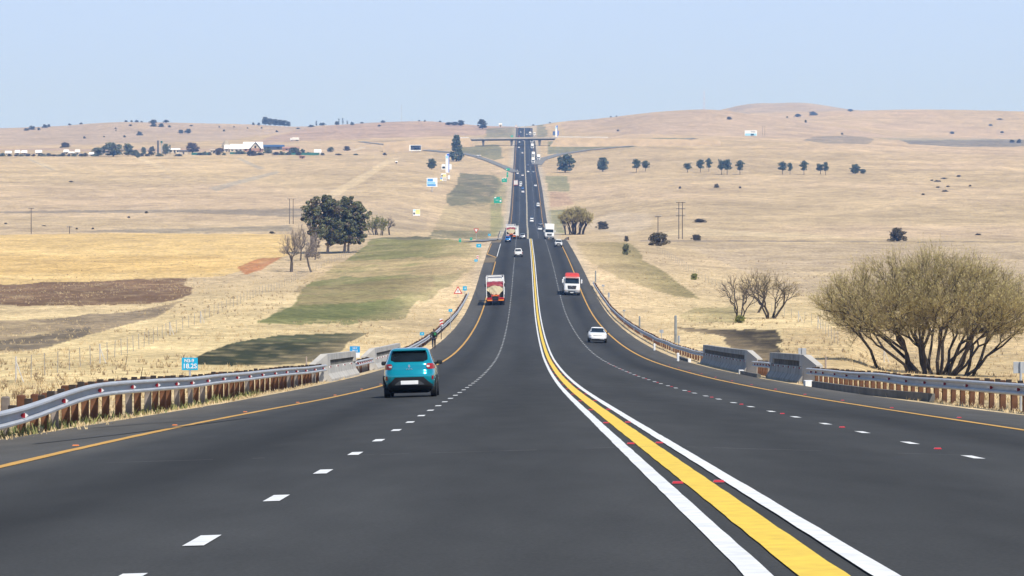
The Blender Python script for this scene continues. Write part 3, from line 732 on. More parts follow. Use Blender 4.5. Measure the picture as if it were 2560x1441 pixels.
# low concrete drain kerb in front of the right rail
g = thing('drain_kerb', 'low dark concrete kerb with a white painted end under the right guardrail', 'kerb', RP(10.2, 96, 0))
ox = RP(10.2, 96, 0)
ka = lambda y: float(np.interp(y, [94, 105, 126], [11.0, 10.35, 10.2]))
MB().loft([[RP(ka(y), y, -.3) - ox, RP(ka(y) + .22, y, -.3) - ox, RP(ka(y) + .22, y, .22) - ox, RP(ka(y), y, .22) - ox] for y in range(94, 126, 2)]).build('kerb', 'concrete_dark', g)
MB().box((0, 0, 0), (.34, .9, .34)).build('painted_end', 'white_paint', g).location = RP(ka(126) + .1, 126.3, .04) - ox
g = thing('drain_kerb', 'low kerb with white painted ends between the right parapets and the road', 'kerb', RP(9.9, 150, 0)); ox = RP(9.9, 150, 0)
MB().loft([[RP(10.1, y, -.3) - ox, RP(10.3, y, -.3) - ox, RP(10.3, y, .16) - ox, RP(10.1, y, .16) - ox] for y in (152, 158, 164)]).build('kerb', 'concrete_dark', g)
MB().box((0, 0, 0), (.25, .7, .3)).build('painted_end', 'white_paint', g).location = RP(10.2, 164.5, .05) - ox
g = thing('drain_kerb', 'low kerb with broken white ends beyond the right parapets', 'kerb', RP(9.9, 212, 0)); ox = RP(9.9, 212, 0)
MB().loft([[RP(9.8, y, -.3) - ox, RP(10.0, y, -.3) - ox, RP(10.0, y, .18) - ox, RP(9.8, y, .18) - ox] for y in (211, 218, 226)]).build('kerb', 'concrete_dark', g)
for y in (211, 226): MB().box((0, 0, 0), (.2, .6, .32)).build('painted_end', 'white_paint', g).location = RP(9.9, y, .06) - ox
for i, (u, v) in enumerate(((1695, 905), (1636, 878))):
    p = ground(u, v); g = MB().bevel_box((0, 0, .32), (.16, .2, .6), .03).build('marker_block', 'white_paint', loc=p)
    tag(g, ['short white painted block under the right guardrail, nearer one', 'short white painted block under the right guardrail, farther one'][i], 'marker block')

# ------------------------------------------------------------------ signs
def face(name, mtl, parent, w, h, z, x=0, y=0, t=.012, rz=0):
    o = MB().bevel_box((0, 0, 0), (w, t, h), .004).build(name, mtl, parent); o.location = (x, y, z); o.rotation_euler = (0, 0, rz); return o
def km_board(label, pos, w, h, zb, mtl, lines, group='blue distance boards', lower=False, postm='grey_metal', rz=0.0):
    g = thing('distance_board', label, 'road sign', pos, rz, group)
    MB().tube((0, .03, -.3), (0, .03, zb + h), .035, n=8).build('post', postm, g)
    if lower: 
        f_ = face('board', mtl, g, w, h * .55, zb + h * .725); face('lower_board', 'white_paint', g, w, h * .44, zb + h * .22)
    else: f_ = face('board', mtl, g, w, h, zb + h / 2)
    zc = zb + (h * .725 if lower else h / 2)
    hh = h * .55 if lower else h
    for t, sz, dz, dx in lines:
        text_mesh('lettering', t, sz, 'white_paint', g, (dx, -.012, zc + dz * hh), (math.pi / 2, 0, 0))
    return g
def at_off(off_, y): p = RP(off_, y, 0); p.z = float(TZ(p.x, p.y)); return p
# s = px per metre at D ; pos chosen from the picture
def pos_u(u, D): x = (u - CX) * D / F; return Vector((x, D, float(TZ(x, D))))
def vtop(v, D): return -(v - VH) * D / F
p = pos_u(474, 96); h0 = vtop(926, 96) - p.z
km_board('bright blue N3-9 18.2S distance board behind the near left guardrail', p, .51, .40, h0, 'sign_cyan', [('N3-9', .15, .25, -.02), ('18.2S', .21, -.19, .0)], rz=.0)
p = pos_u(887, 172); h0 = vtop(895, 172) - p.z
km_board('blue and white board standing between the left bridge parapets', p, .58, .66, h0, 'sign_blue', [('N3-9', .12, .2, 0), ('18.15', .15, -.22, 0)], lower=True)
for u, v0, v1, D, lab in ((1055, 831, 839, 275, 'small pale blue board on the left bank beside the pedestrian'), (1126, 773, 780, 340, 'small pale blue board on the left bank below the red triangle sign'),
                          (1162, 716, 727, 440, 'small blue board on a dark post at the far end of the left guardrail'), (1197, 612, 621, 690, 'small blue and white board beside the yellow hatched lay-by'),
                          (1190, 657, 663, 590, 'small cyan board left of the hatched lay-by'), (1223.5, 585, 590, 800, 'tiny pale blue board just before the crest')):
    p = pos_u(u, D); h0 = vtop(v1, D) - p.z
    km_board(lab, p, (v1 - v0) * D / F * (1.35 if v1 - v0 < 10 else .9), (v1 - v0) * D / F, max(h0, .2), 'sign_cyan', [('18', (v1 - v0) * D / F * .5, 0, 0)])
# grey backs of signs on the right
for u, v0, v1, wd, D, lab in ((2006, 871, 890, 20, 150, 'grey back of a board behind the right bridge parapet'), (2552, 905, 934, 36, 82, 'grey back of a board on a pale post at the right edge of the picture'),
                          (1654, 825, 833, 10, 285, 'tiny grey board on the right bank below the tall post'), (1697, 840, 858, 6, 262, 'narrow grey marker right of the tall post'), (1522, 732, 744, 5, 420, 'narrow grey marker on the right bank above the guardrail'), (1508, 712, 717, 7, 460, 'tiny grey board near the far end of the right guardrail'), (1560, 775, 779, 7, 350, 'tiny grey board half way along the right guardrail')):
    p = pos_u(u, D); h0 = max(.3, vtop(v1, D) - p.z); g = thing('sign_back', lab, 'road sign', p, 0, 'signs seen from behind on the right')
    hh = (v1 - v0) * D / F
    MB().tube((0, -.04, -.3), (0, -.04, h0 + hh), .035, n=8).build('post', 'grey_metal', g); face('plate', 'grey_metal', g, wd * D / F, hh, h0 + hh / 2)
# warning triangle
p = pos_u(1145, 452); g = thing('warning_sign', 'red bordered triangular warning sign on a thin post on the left bank', 'road sign', p); zb = vtop(735, 452) - p.z; a = 1.36
MB().tube((0, .04, -.3), (0, .04, zb + .6), .04, n=8).build('post', 'grey_metal', g)
tri = lambda s: [(-a / 2 * s, a * .289 * (1 - s) ), (a / 2 * s, a * .289 * (1 - s)), (0, a * .289 * (1 - s) + a * .866 * s)]
MB().prism([(x, z + zb) for x, z in tri(1)], 1, -.01, .01).build('border', 'red_paint', g)
MB().prism([(x, z + zb) for x, z in tri(.66)], 1, -.022, -.012).build('panel', 'white_paint', g)
mb = MB()
for sx in (-1, 1):
    mb.prism([(sx * .11 - .03, zb + .26), (sx * .11 + .03, zb + .26), (sx * .055 + .025, zb + .62), (sx * .055 - .025, zb + .62)], 1, -.03, -.024)
mb.build('symbol', 'black_plastic', g)
def chevron_board(label, p, w, h, zb):
    g = thing('chevron_marker', label, 'road sign', p, 0, 'red and white hazard markers')
    MB().tube((0, .03, -.3), (0, .03, zb + .1), .04, n=8).build('post', 'bark_dark', g); face('board', 'white_paint', g, w, h, zb + h / 2)
    mb = MB(); 
    for k_ in (.1, .55): mb.prism([(-w * .5, zb + h * (k_ - .08)), (-w * .5, zb + h * (k_ + .14)), (w * .25, zb + h * (k_ + .34)), (w * .5, zb + h * (k_ + .3)), (w * .5, zb + h * (k_ + .12)), (w * .1, zb + h * (k_ + .05))], 1, -.02, -.008)
    mb.build('stripes', 'red_paint', g)
p = pos_u(1103, 300); chevron_board('red and white hazard marker standing just beyond the pedestrian', p, .32, .66, vtop(814, 300) - p.z)
p = pos_u(1194, 605); chevron_board('red and white hazard marker beside the hatched lay-by', p, .4, .72, max(.2, vtop(660, 605) - p.z))
p = ground(1190.5, 601, 600); D = p.y; zb = vtop(584, D) - p.z; hh = 12 * D / F
g = thing('yield_sign', 'inverted red and white triangle sign at the side road', 'road sign', p); MB().tube((0, .04, -.3), (0, .04, zb + .5), .05, n=8).build('post', 'grey_metal', g)
MB().prism([(-hh * .56, zb + hh), (0, zb), (hh * .56, zb + hh)], 1, -.01, .01).build('border', 'red_paint', g)
MB().prism([(-hh * .33, zb + hh * .86), (0, zb + hh * .3), (hh * .33, zb + hh * .86)], 1, -.025, -.012).build('panel', 'white_paint', g)
for u, v0, v1, wd, lab in ((1150, 597, 606, 6, 'left one of two small green signs by the side road'), (1178, 594, 601, 6, 'right one of two small green signs by the side road')):
    p = ground(u, v1 + 3, 600); D = p.y; g = thing('direction_sign', lab, 'road sign', p, 0, 'green signs by the side road'); hh = (v1 - v0) * D / F; zb = 3 * D / F
    MB().tube((0, .04, -.3), (0, .04, zb + hh), .05, n=6).build('post', 'grey_metal', g); face('board', 'sign_green', g, wd * D / F, hh, zb + hh / 2)
    face('white_band', 'white_paint', g, wd * D / F * .6, hh * .08, zb + hh * .7, 0, -.014)
def big_green(label, u, v0, v1, wd, vb, bits, dmin=900):
    p = ground(u, vb, dmin); D = p.y; s = D / F; g = thing('motorway_sign', label, 'road sign', p, 0, 'large green motorway signs on the left'); zb = (vb - v1) * s; hh = (v1 - v0) * s; W = wd * s
    for sx in (-.33, .33): MB().tube((W * sx, .12, -.5), (W * sx, .12, zb + hh * .8), .09, n=6).build('post', 'grey_metal', g)
    face('board', 'sign_green', g, W, hh, zb + hh / 2, t=.06)
    for bx_, bz, bw, bh, mm in bits: face('legend', mm, g, W * bw, hh * bh, zb + hh * bz, W * bx_, -.05, .02)
big_green('big green motorway sign with white lettering nearest on the left verge', 1244.5, 493.5, 509, 19, 516, [(-.33, .88, .26, .2, 'white_paint'), (-.1, .48, .4, .06, 'white_paint'), (.35, .35, .2, .3, 'white_paint'), (.38, .82, .14, .16, 'paint_yellow')])
big_green('second green motorway sign on two pale posts', 1261, 446, 456, 13, 461, [(-.3, .95, .3, .22, 'white_paint'), (.2, 1.0, .25, .2, 'white_paint'), (-.1, .5, .4, .08, 'white_paint')])
big_green('narrow green sign before the off ramp', 1268.5, 431, 444, 4, 447, [(0, .6, .5, .08, 'white_paint')])
big_green('wide green sign at the start of the off ramp', 1269.5, 421.5, 427, 10, 430, [(-.3, .5, .3, .3, 'white_paint')])
big_green('tiny green sign beyond the bridge', 1280, 339, 344, 6, 346, [(0, .6, .4, .15, 'white_paint')], 2900)
def post_thing(u, v0, v1, wpx, label, D=None, cat='post', mtl='post_grey', name='timber_post', group='posts on the right bank'):
    p = ground(u, v1) if D is None else pos_u(u, D); s = p.y / F; h = (v1 - v0) * s if D is None else vtop(v0, D) - p.z; r = wpx * s / 2
    g = MB().tube((0, 0, -.3), (0, 0, h), r, r * .92, 8).tube((0, 0, h), (0, 0, h + r * .5), r * .92, r * .5, 8).build(name, mtl, loc=p); tag(g, label, cat, group)
post_thing(1689, 791, 857, 7, 'tall grey post standing behind the right guardrail')
post_thing(1599, 792, 818, 4.5, 'shorter grey post behind the right guardrail')
post_thing(1489, 678, 706, 3.6, 'grey post at the far end of the right guardrail')
post_thing(2064, 893, 926, 5, 'pale stump of a post beside the end of the right parapet', mtl='bark_pale')
post_thing(766, 893, 916, 4, 'pale wooden post behind the first left parapet', mtl='bark_pale')
for i in range(0):
    pass
# road studs
defmat('stud_red', (.40, .025, .035), .35, 0, .1)
def stud(off_, y, mtl, label, group, proto={}):
    if mtl not in proto:
        mb = MB(); mb.add([(-.05, -.04, 0), (.05, -.04, 0), (.05, .04, 0), (-.05, .04, 0), (-.04, -.02, .016), (.04, -.02, .016), (.04, .02, .016), (-.04, .02, .016)], [(3, 2, 1, 0), (4, 5, 6, 7), (0, 1, 5, 4), (1, 2, 6, 5), (2, 3, 7, 6), (3, 0, 4, 7)])
        o_ = mb.build('road_stud', mtl); proto[mtl] = o_
    else: o_ = proto[mtl].copy(); COL.objects.link(o_)
    o_.location = RP(off_, y, .008); tag(o_, label, 'road stud', group)
for i in range(16):
    y = 26 + 11.7 * i
    stud(-.18 + cl(y), y, 'stud_red', 'red stud in the gap left of the yellow centre line', 'red studs left of the yellow line'); stud(.18 + cl(y), y + .05, 'stud_red', 'red stud in the gap right of the yellow centre line', 'red studs right of the yellow line')
for i in range(14): stud(3.7, 38.9 + 11.7 * i, 'stud_red', 'red stud between the dashes of the right lane line', 'red studs along the right lane line')
for i in range(12): stud(7.62, 64 + 11.7 * i, 'stud_red', 'red stud beside the right amber edge line', 'red studs along the right edge line')
for i in range(10): stud(float(LEF(45 + 13.2 * i)) - .25, 45 + 13.2 * i, 'amber_reflector', 'amber stud beside the left amber edge line', 'amber studs along the left edge line')

# ------------------------------------------------------------------ fences on the veld
defmat('fence_steel', (.30, .28, .25), .7, .2, .2)
defmat('fence_white', (.46, .44, .41), .7, 0, .1)
def fence(label, pix, sp=9.0, strainers=(), dmin=20, h=1.25, pw=.045):
    pts = [ground(u, v, dmin) for u, v in pix]; ox = pts[0]; g = thing('wire_fence', label, 'fence', ox)
    fine = []
    for a, b_ in zip(pts, pts[1:]):
        n = max(1, int((b_ - a).length / sp)); fine += [a.lerp(b_, i / n) for i in range(n)]
    fine.append(pts[-1])
    for p in fine: p.z = float(TZ(p.x, p.y))
    for p in fine[:95]:
        o_ = MB().box((0, 0, h / 2 - .1), (pw, pw, h + .2)).build('post', 'fence_steel', g); o_.location = p - ox; o_.rotation_euler = (R_.uniform(-.05, .05), R_.uniform(-.05, .05), 0)
    mb = MB()
    for hh in (.35, .65, .95, 1.2):
        for a, b_ in zip(fine, fine[1:]): mb.tube(a - ox + Vector((0, 0, hh)), b_ - ox + Vector((0, 0, hh)), .006, n=3, caps=False)
    mb.build('wires', 'fence_steel', g)
    for u, v in strainers:
        p = ground(u, v, dmin); mb = MB(); mb.tube((0, 0, -.2), (.0, 0, 1.3), .045, n=6); mb.tube((.5, -.3, -.2), (.02, 0, 1.0), .028, n=6)
        o_ = mb.build('strainer_post', 'fence_white', g); o_.location = p - ox
fence('thin wire fence with white strainer posts crossing the field on the left', [(-60, 975), (40, 953), (250, 906), (425, 836), (500, 806), (640, 742), (760, 690), (905, 622)], 7, [(40, 955), (250, 908), (425, 838), (502, 808)])
fence('thin wire fence with white strainer posts below the small bare trees on the right', [(2600, 900), (2210, 905), (2095, 860), (2045, 818), (1996, 803), (1860, 755), (1740, 690), (1640, 625)], 8, [(2210, 906), (2045, 822), (1996, 805)])
for (u, v0, v1, lab) in ((352, 918, 943, 'thin bare stick leaning behind the near left guardrail'), (314, 886, 912, 'thin stick standing left of the blue distance board')):
    p = ground(u, v1); s = p.y / F; o_ = MB().tube((0, 0, -.1), (.12, 0, (v1 - v0) * s), .025, .015, 5).build('stick', 'bark_dark', loc=p); tag(o_, lab, 'stick')
# power poles
def hpole(label, u0, u1, v0, v1, arms=(0.0,), dmin=300):
    p = ground((u0 + u1) / 2, v1, dmin); s = p.y / F; h = (v1 - v0) * s; g = thing('power_pole', label, 'power pole', p, 0, 'timber power line poles')
    xs = [(u - (u0 + u1) / 2) * s for u in sorted({u0, u1})]
    for x in xs: MB().tube((x, 0, -.5), (x, 0, h), .15, .11, 8).build('pole', 'bark', g)
    hw = max(.7, (xs[-1] - xs[0]) / 2 + .9)
    for a in arms: 
        c = MB().box((0, -.2, h - .15 - a * h), (hw * 2, .14, .16)).build('crossarm', 'bark_dark', g)
        for x in (-hw * .95, 0, hw * .95): MB().tube((x, -.2, h - a * h), (x, -.2, h - a * h + .35), .09, .06, 6).build('insulator', 'grey_metal', g)
    return g
hpole('tall twin pole power line support right of the round bush', 1697, 1706, 506, 598, (0, .17, .36))
hpole('single power pole rising behind the big round bush', 1645, 1645, 541, 601, (0,))
hpole('lone power pole at the far left edge of the golden field', 78, 78, 521, 585, (0,))
hpole('short pole to the right of the lone power pole', 174, 174, 565, 585, (.1,))
hpole('twin pole power line support beyond the bare grey trees', 724, 733, 497, 560, (0,), 700)
hpole('faint twin pole support on the far right hill beside the white hoarding', 1906, 1912, 316, 339, (0,), 2500)
# ------------------------------------------------------------------ trees
def grow(segs, tips, p, d, L, r, depth, rr, spread=.55, up=.25, nsub=3, wig=.18, shrink=.72, kids=(2, 3)):
    q = p.copy(); dd = d.copy(); rad = r
    r_end = r * .62
    for i in range(nsub):
        dd = (dd + Vector((rr.uniform(-wig, wig), rr.uniform(-wig, wig), rr.uniform(-wig, wig) + up * .12))).normalized()
        n = q + dd * (L / nsub); r2 = r + (r_end - r) * (i + 1) / nsub
        segs.append((q, n, rad, r2, depth)); q = n; rad = r2
        if depth <= 2 and i < nsub - 1 and rr.random() < .5:
            s = (dd + Vector((rr.gauss(0, spread), rr.gauss(0, spread), rr.gauss(up, spread * .6)))).normalized()
            if depth > 0: grow(segs, tips, q, s, L * .55, rad * .5, depth - 1, rr, spread, up, max(2, nsub - 1), wig, shrink, kids)
    if depth == 0: tips.append((q, dd)); return
    for j in range(rr.randint(*kids)):
        s = (dd + Vector((rr.gauss(0, spread), rr.gauss(0, spread), rr.gauss(up, spread * .5)))).normalized()
        grow(segs, tips, q, s, L * shrink * rr.uniform(.8, 1.15), rad * rr.uniform(.62, .85), depth - 1, rr, spread, up, nsub, wig, shrink, kids)
def tubes_np(segs, n=4):
    V = []; Qd = []; b = 0
    A = np.array([[*s[0], *s[1], s[2], s[3]] for s in segs]); p0, p1, r0, r1 = A[:, :3], A[:, 3:6], A[:, 6], A[:, 7]
    d = p1 - p0; d /= np.linalg.norm(d, axis=1)[:, None] + 1e-9
    ref = np.where(np.abs(d[:, 2:3]) > .9, np.array([[1., 0, 0]]), np.array([[0, 0, 1.]]))
    a = np.cross(d, ref); a /= np.linalg.norm(a, axis=1)[:, None] + 1e-9; c = np.cross(d, a)
    th_ = np.arange(n) * 2 * math.pi / n
    ring = a[:, None, :] * np.cos(th_)[None, :, None] + c[:, None, :] * np.sin(th_)[None, :, None]
    v = np.concatenate([p0[:, None] + ring * r0[:, None, None], (p1 + d * r1[:, None] * .3)[:, None] + ring * r1[:, None, None]], 1)
    m = len(segs); base = np.arange(m)[:, None, None] * 2 * n
    i = np.arange(n); j = (i + 1) % n
    q = np.stack([i, j, j + n, i + n], -1)[None]
    return v.reshape(-1, 3), (base + q).reshape(-1, 4)
def leaf_quads(cent, size, rs, flat=0.0, dirs=None, aspect=.55):
    n = len(cent); a = rs.normal(size=(n, 3)) if dirs is None else dirs + rs.normal(size=(n, 3)) * .35
    a[:, 2] *= (1 - flat); a /= np.linalg.norm(a, axis=1)[:, None] + 1e-9
    b = np.cross(a, rs.normal(size=(n, 3))); b /= np.linalg.norm(b, axis=1)[:, None] + 1e-9
    s = size * rs.uniform(.6, 1.4, n)[:, None]
    v = np.stack([cent - a * s - b * s * aspect * .3, cent + b * s * aspect, cent + a * s + b * s * aspect * .3, cent - b * s * aspect], 1)
    return v.reshape(-1, 3), np.arange(n * 4).reshape(n, 4)
def cluster_points(clumps, per, rs):
    out = []
    for (c, r) in clumps:
        p = rs.normal(size=(per, 3)); p /= np.linalg.norm(p, axis=1)[:, None]; p *= (rs.uniform(.35, 1, per) ** .5)[:, None]
        out.append(np.array(c)[None] + p * np.array(r)[None])
    return np.concatenate(out)
def tree_parts(g, segs, leaf=None, bark='bark', leafm='leaf_green', n=5, midx=None, leafms=None):
    v, q = tubes_np(segs, n); mesh_np('trunk', v, q, bark, g, smooth=True)
    if leaf is not None:
        v, q = leaf; mesh_np('crown', v, q, leafms or leafm, g, midx=midx)
def reach(segs, tips, base, tg, rt, rr, frac=(.30, .46), bend=.10, ex=.58):
    n = len(tg)
    if n <= 2:
        for t in tg:
            m = base.lerp(t, .5) + Vector((rr.gauss(0, 1), rr.gauss(0, 1), rr.gauss(.2, 1))) * ((t - base).length * bend)
            segs.append((base, m, rt * 1.5, rt * 1.2, 0)); segs.append((m, t, rt * 1.2, rt * .8, 0)); tips.append((t, (t - m).normalized()))
        return
    c = sum(tg, Vector()) / n; f_ = rr.uniform(*frac); L = (c - base).length
    node = base + (c - base) * f_ + Vector((rr.gauss(0, 1), rr.gauss(0, 1), rr.gauss(0, .6))) * L * bend * .6
    r0 = rt * n ** ex; r1 = r0 * .86
    mid = base.lerp(node, .5) + Vector((rr.gauss(0, 1), rr.gauss(0, 1), rr.gauss(0, .5))) * L * bend * .35
    segs.append((base, mid, r0, (r0 + r1) / 2, 1)); segs.append((mid, node, (r0 + r1) / 2, r1, 1))
    a, b_ = rr.sample(tg, 2)
    for q in range(4):
        A = [t for t in tg if (t - a).length <= (t - b_).length]; B = [t for t in tg if (t - a).length > (t - b_).length]
        if not A or not B: break
        a = sum(A, Vector()) / len(A); b_ = sum(B, Vector()) / len(B)
    if not A or not B: A, B = tg[:n // 2], tg[n // 2:]
    reach(segs, tips, node, A, rt, rr, frac, bend, ex); reach(segs, tips, node, B, rt, rr, frac, bend, ex)
def vase_tree(name, label, cat, p, H, Wd, seed, stems, ntg, twigs, leaf_per_twig, leaf_size, bark, leafm, twigm, group=None, start=.6, low=.32, dome=.38, rt=.012, tl=.055, trunk=None, depth_r=.8, upz=.5, twr=.006, ex=.58, shape=1.0, asp=.3):
    rr = random.Random(seed); rs = np.random.RandomState(seed); g = thing(name, label, cat, p, 0, group); segs = []; tips = []
    tg = []
    for i in range(ntg):
        th = rr.uniform(0, 2 * math.pi); rad = math.sqrt(rr.random()) ; lump = 1 + .16 * math.sin(3 * th + seed) + .10 * math.sin(5 * th + 2 * seed)
        zt = H * (1 - dome * rad ** 2 - .06 * math.sin(4 * th + seed)) * .95; zl = H * (low + (.10 * (1 - rad)))
        q = rr.random() ** .55; z = zl + (zt - zl) * q; narrow = (.45 + .55 * min(1, (z / H) / .55)) if shape > 0 else 1.0
        tg.append(Vector((math.cos(th) * rad * lump * Wd / 2 * narrow, math.sin(th) * rad * lump * Wd / 2 * depth_r * narrow, z)))
    if trunk:
        b0 = Vector((0, 0, -.3)); b1 = Vector((trunk[1], 0, trunk[0])); m = b0.lerp(b1, .5) + Vector((trunk[1] * .15, 0, 0)); segs += [(b0, m, trunk[2], trunk[2] * .9, 9), (m, b1, trunk[2] * .9, trunk[2] * .75, 9)]
    cs = rr.sample(tg, stems)
    for it in range(4):
        grp = [[] for _ in cs]
        for t in tg: grp[min(range(stems), key=lambda k_: (Vector((t.x, t.y, t.z * .3)) - Vector((cs[k_].x, cs[k_].y, cs[k_].z * .3))).length)].append(t)
        cs = [sum(gq, Vector()) / len(gq) if gq else rr.choice(tg) for gq in grp]
    for gq in grp:
        if not gq: continue
        c = sum(gq, Vector()) / len(gq)
        if trunk: base = b1
        else:
            d = Vector((c.x, c.y, 0)); base = d * (start / max(.1, Wd / 2)) + Vector((rr.gauss(0, .2) * start, rr.gauss(0, .2) * start, -.3))
        reach(segs, tips, base, gq, rt, rr, ex=ex)
    ts = []; cen = []; dr = []
    for q, d in tips:
        for j in range(twigs):
            e = (d * .5 + Vector((q.x, q.y, 0)).normalized() * .25 + Vector((rr.gauss(0, .5), rr.gauss(0, .5), rr.gauss(upz, .4)))).normalized(); L = H * tl * rr.uniform(.5, 1.5)
            o_ = q - d * rr.uniform(0, .9) * H * .06; ts.append((o_, o_ + e * L, twr, twr * .4, -1))
            for l_ in range(leaf_per_twig): cen.append(o_ + e * L * rr.uniform(.1, 1.15) + Vector((rr.gauss(0, .04), rr.gauss(0, .04), rr.gauss(0, .04)))); dr.append(e)
    v, q = tubes_np(segs, 5); mesh_np('trunk', v, q, bark, g, smooth=True)
    v, q = tubes_np(ts, 3); mesh_np('twigs', v, q, twigm, g)
    if cen:
        v, q = leaf_quads(np.array(cen), leaf_size, rs, dirs=np.array(dr), aspect=asp); mesh_np('crown', v, q, leafm, g)
    return g
# great willow on the right
p = ground(2335, 936); s = p.y / F
vase_tree('willow_tree', 'huge many stemmed willow with thin olive green foliage at the right edge', 'tree', p, 318 * s, 585 * s, 4, 22, 3400, 6, 3, .11, 'bark_dark', 'leaf_willow', 'twig_olive', start=3.1, low=.22, dome=.46, rt=.0085, tl=.10, twr=.007, ex=.555, depth_r=.7, asp=.13, upz=.8)
p = ground(1847, 806); s = p.y / F
vase_tree('bare_tree', 'small bare tree with a green tuft at its foot, left of the big willow', 'tree', p, 130 * s, 130 * s, 21, 4, 150, 4, 0, .04, 'bark_dark', 'twig_grey', 'twig_grey', 'bare trees beside the big willow', start=.25, low=.3, rt=.013, tl=.09, twr=.009)
p = ground(1893, 782); s = p.y / F
vase_tree('bare_tree', 'leaning thin tree in the middle of the bare trees beside the willow', 'tree', p, 115 * s, 100 * s, 22, 3, 150, 4, 1, .05, 'bark_dark', 'leaf_willow', 'twig_olive', 'bare trees beside the big willow', low=.45, rt=.012, tl=.09, twr=.009, trunk=(1.9, .9, .16))
p = ground(1925, 797); s = p.y / F
vase_tree('bare_tree', 'wide sparse tree with dark leaning stems, nearest the big willow of the bare ones', 'tree', p, 126 * s, 160 * s, 23, 5, 230, 5, 1, .05, 'bark_dark', 'leaf_willow', 'twig_olive', 'bare trees beside the big willow', start=.5, low=.36, rt=.014, tl=.09, twr=.009)
for u, vb, vt, wd, sd, tr, lab in ((728, 680, 568, 62, 31, (2.0, .1, .36), 'tall bare grey tree with a thick trunk left of the dark eucalyptus'), (779, 681, 592, 44, 32, (3.0, -.9, .22), 'slim bare tree with a leaning trunk in front of the dark eucalyptus'),
                            (751, 652, 560, 46, 33, (2.4, .2, .2), 'bare grey tree standing behind the thick trunked bare one'), (787, 650, 575, 30, 34, (2.6, .4, .15), 'thin bare sapling close to the eucalyptus trunks')):
    p = ground(u, vb); s = p.y / F
    vase_tree('bare_tree', lab, 'tree', p, (vb - vt) * s, wd * s, sd, 5, 230, 5, 0, .06, 'bark', 'twig_grey', 'twig_pale', 'bare grey trees on the left', low=.34, rt=.014, tl=.08, twr=.014, trunk=tr, upz=1.0, dome=.55)
p = ground(1440, 587, 760); s = p.y / F
vase_tree('willow_thicket', 'olive willow thicket with many dark stems beside the white truck', 'tree', p, 70 * s, 84 * s, 41, 13, 620, 5, 5, .22, 'bark_dark', 'leaf_willow', 'twig_olive', start=3.6, low=.34, rt=.035, tl=.10, twr=.02)
p = ground(942, 588, 600); s = p.y / F
vase_tree('willow_tree', 'low yellow green willow right of the eucalyptus clump', 'tree', p, 48 * s, 62 * s, 42, 9, 260, 4, 4, .20, 'bark', 'leaf_yellow', 'twig_olive', start=2.0, low=.15, rt=.022, tl=.1, twr=.014)
p = ground(974, 588, 600); s = p.y / F
vase_tree('bare_tree', 'small dark trunked tree right of the yellow green willow', 'tree', p, 46 * s, 30 * s, 43, 4, 90, 4, 1, .14, 'bark_dark', 'leaf_bush', 'twig_grey', start=.2, low=.4, rt=.02, tl=.1, twr=.014, trunk=(2.2, -.3, .3))

# eucalyptus clump: three trees
def clump_tree(name, label, cat, p, clumps, per, lsize, limbs, bark, leafms, seed, group=None, frac2=.2, n=6):
    rs = np.random.RandomState(seed); g = thing(name, label, cat, p, 0, group)
    pts = cluster_points(clumps, per, rs); v, q = leaf_quads(pts, lsize, rs)
    mi = None
    if len(leafms) > 1:
        ci = np.repeat((rs.uniform(size=len(clumps)) < frac2).astype(int), per); fl = rs.uniform(size=len(ci)) < .12; mi = np.where(fl, 1 - ci, ci)
    tree_parts(g, limbs, (v, q), bark, None, n, mi, leafms)
    return g
p = ground(845, 634, 500); s = p.y / F
EUC = [  # (u offset px from 845, v) clump centres and radii in px, grouped by tree
 (-62, [(-50, -128, 20), (-64, -118, 20), (-70, -100, 22), (-52, -105, 22), (-76, -82, 18), (-58, -80, 22), (-66, -62, 18), (-48, -58, 18), (-52, -40, 14)], 'left eucalyptus of the dark clump, with pale bare limbs', [(-62, 0), (-66, -40), (-68, -90)]),
 (-8, [(-32, -138, 15), (-24, -128, 17), (-28, -112, 20), (-14, -118, 18), (2, -124, 20), (-20, -92, 22), (-2, -100, 22), (-28, -70, 20), (-8, -74, 22), (-30, -48, 18), (-12, -48, 20), (4, -60, 18), (-22, -30, 13), (-2, -34, 14)], 'tallest middle eucalyptus of the dark clump', [(-26, 0), (-24, -50), (-20, -110)]),
 (40, [(22, -128, 18), (38, -122, 18), (54, -112, 19), (66, -98, 15), (24, -106, 22), (44, -98, 22), (60, -82, 18), (18, -82, 22), (40, -74, 22), (58, -62, 17), (24, -56, 20), (44, -50, 20), (56, -40, 15), (30, -34, 15), (14, -38, 15), (48, -28, 9)], 'right eucalyptus of the dark clump, standing over a dark twin trunk', [(14, 0), (18, -50), (30, -105)])]
rx_ = random.Random(8)
EUC[1][1].extend([(12, -112, 18), (14, -92, 18), (16, -72, 18), (8, -52, 16), (-34, -96, 16), (-38, -74, 16), (20, -128, 14)])
for q in range(44):
    t = rx_.uniform(0, 6.28); r = math.sqrt(rx_.random()); u_, v_ = 2 + math.cos(t) * r * 68, -86 + math.sin(t) * r * 52
    kk = min(range(3), key=lambda i: abs(u_ - (-58, -12, 42)[i]))
    if not (kk == 0 and v_ > -52): EUC[kk][1].append((u_, v_, 15))
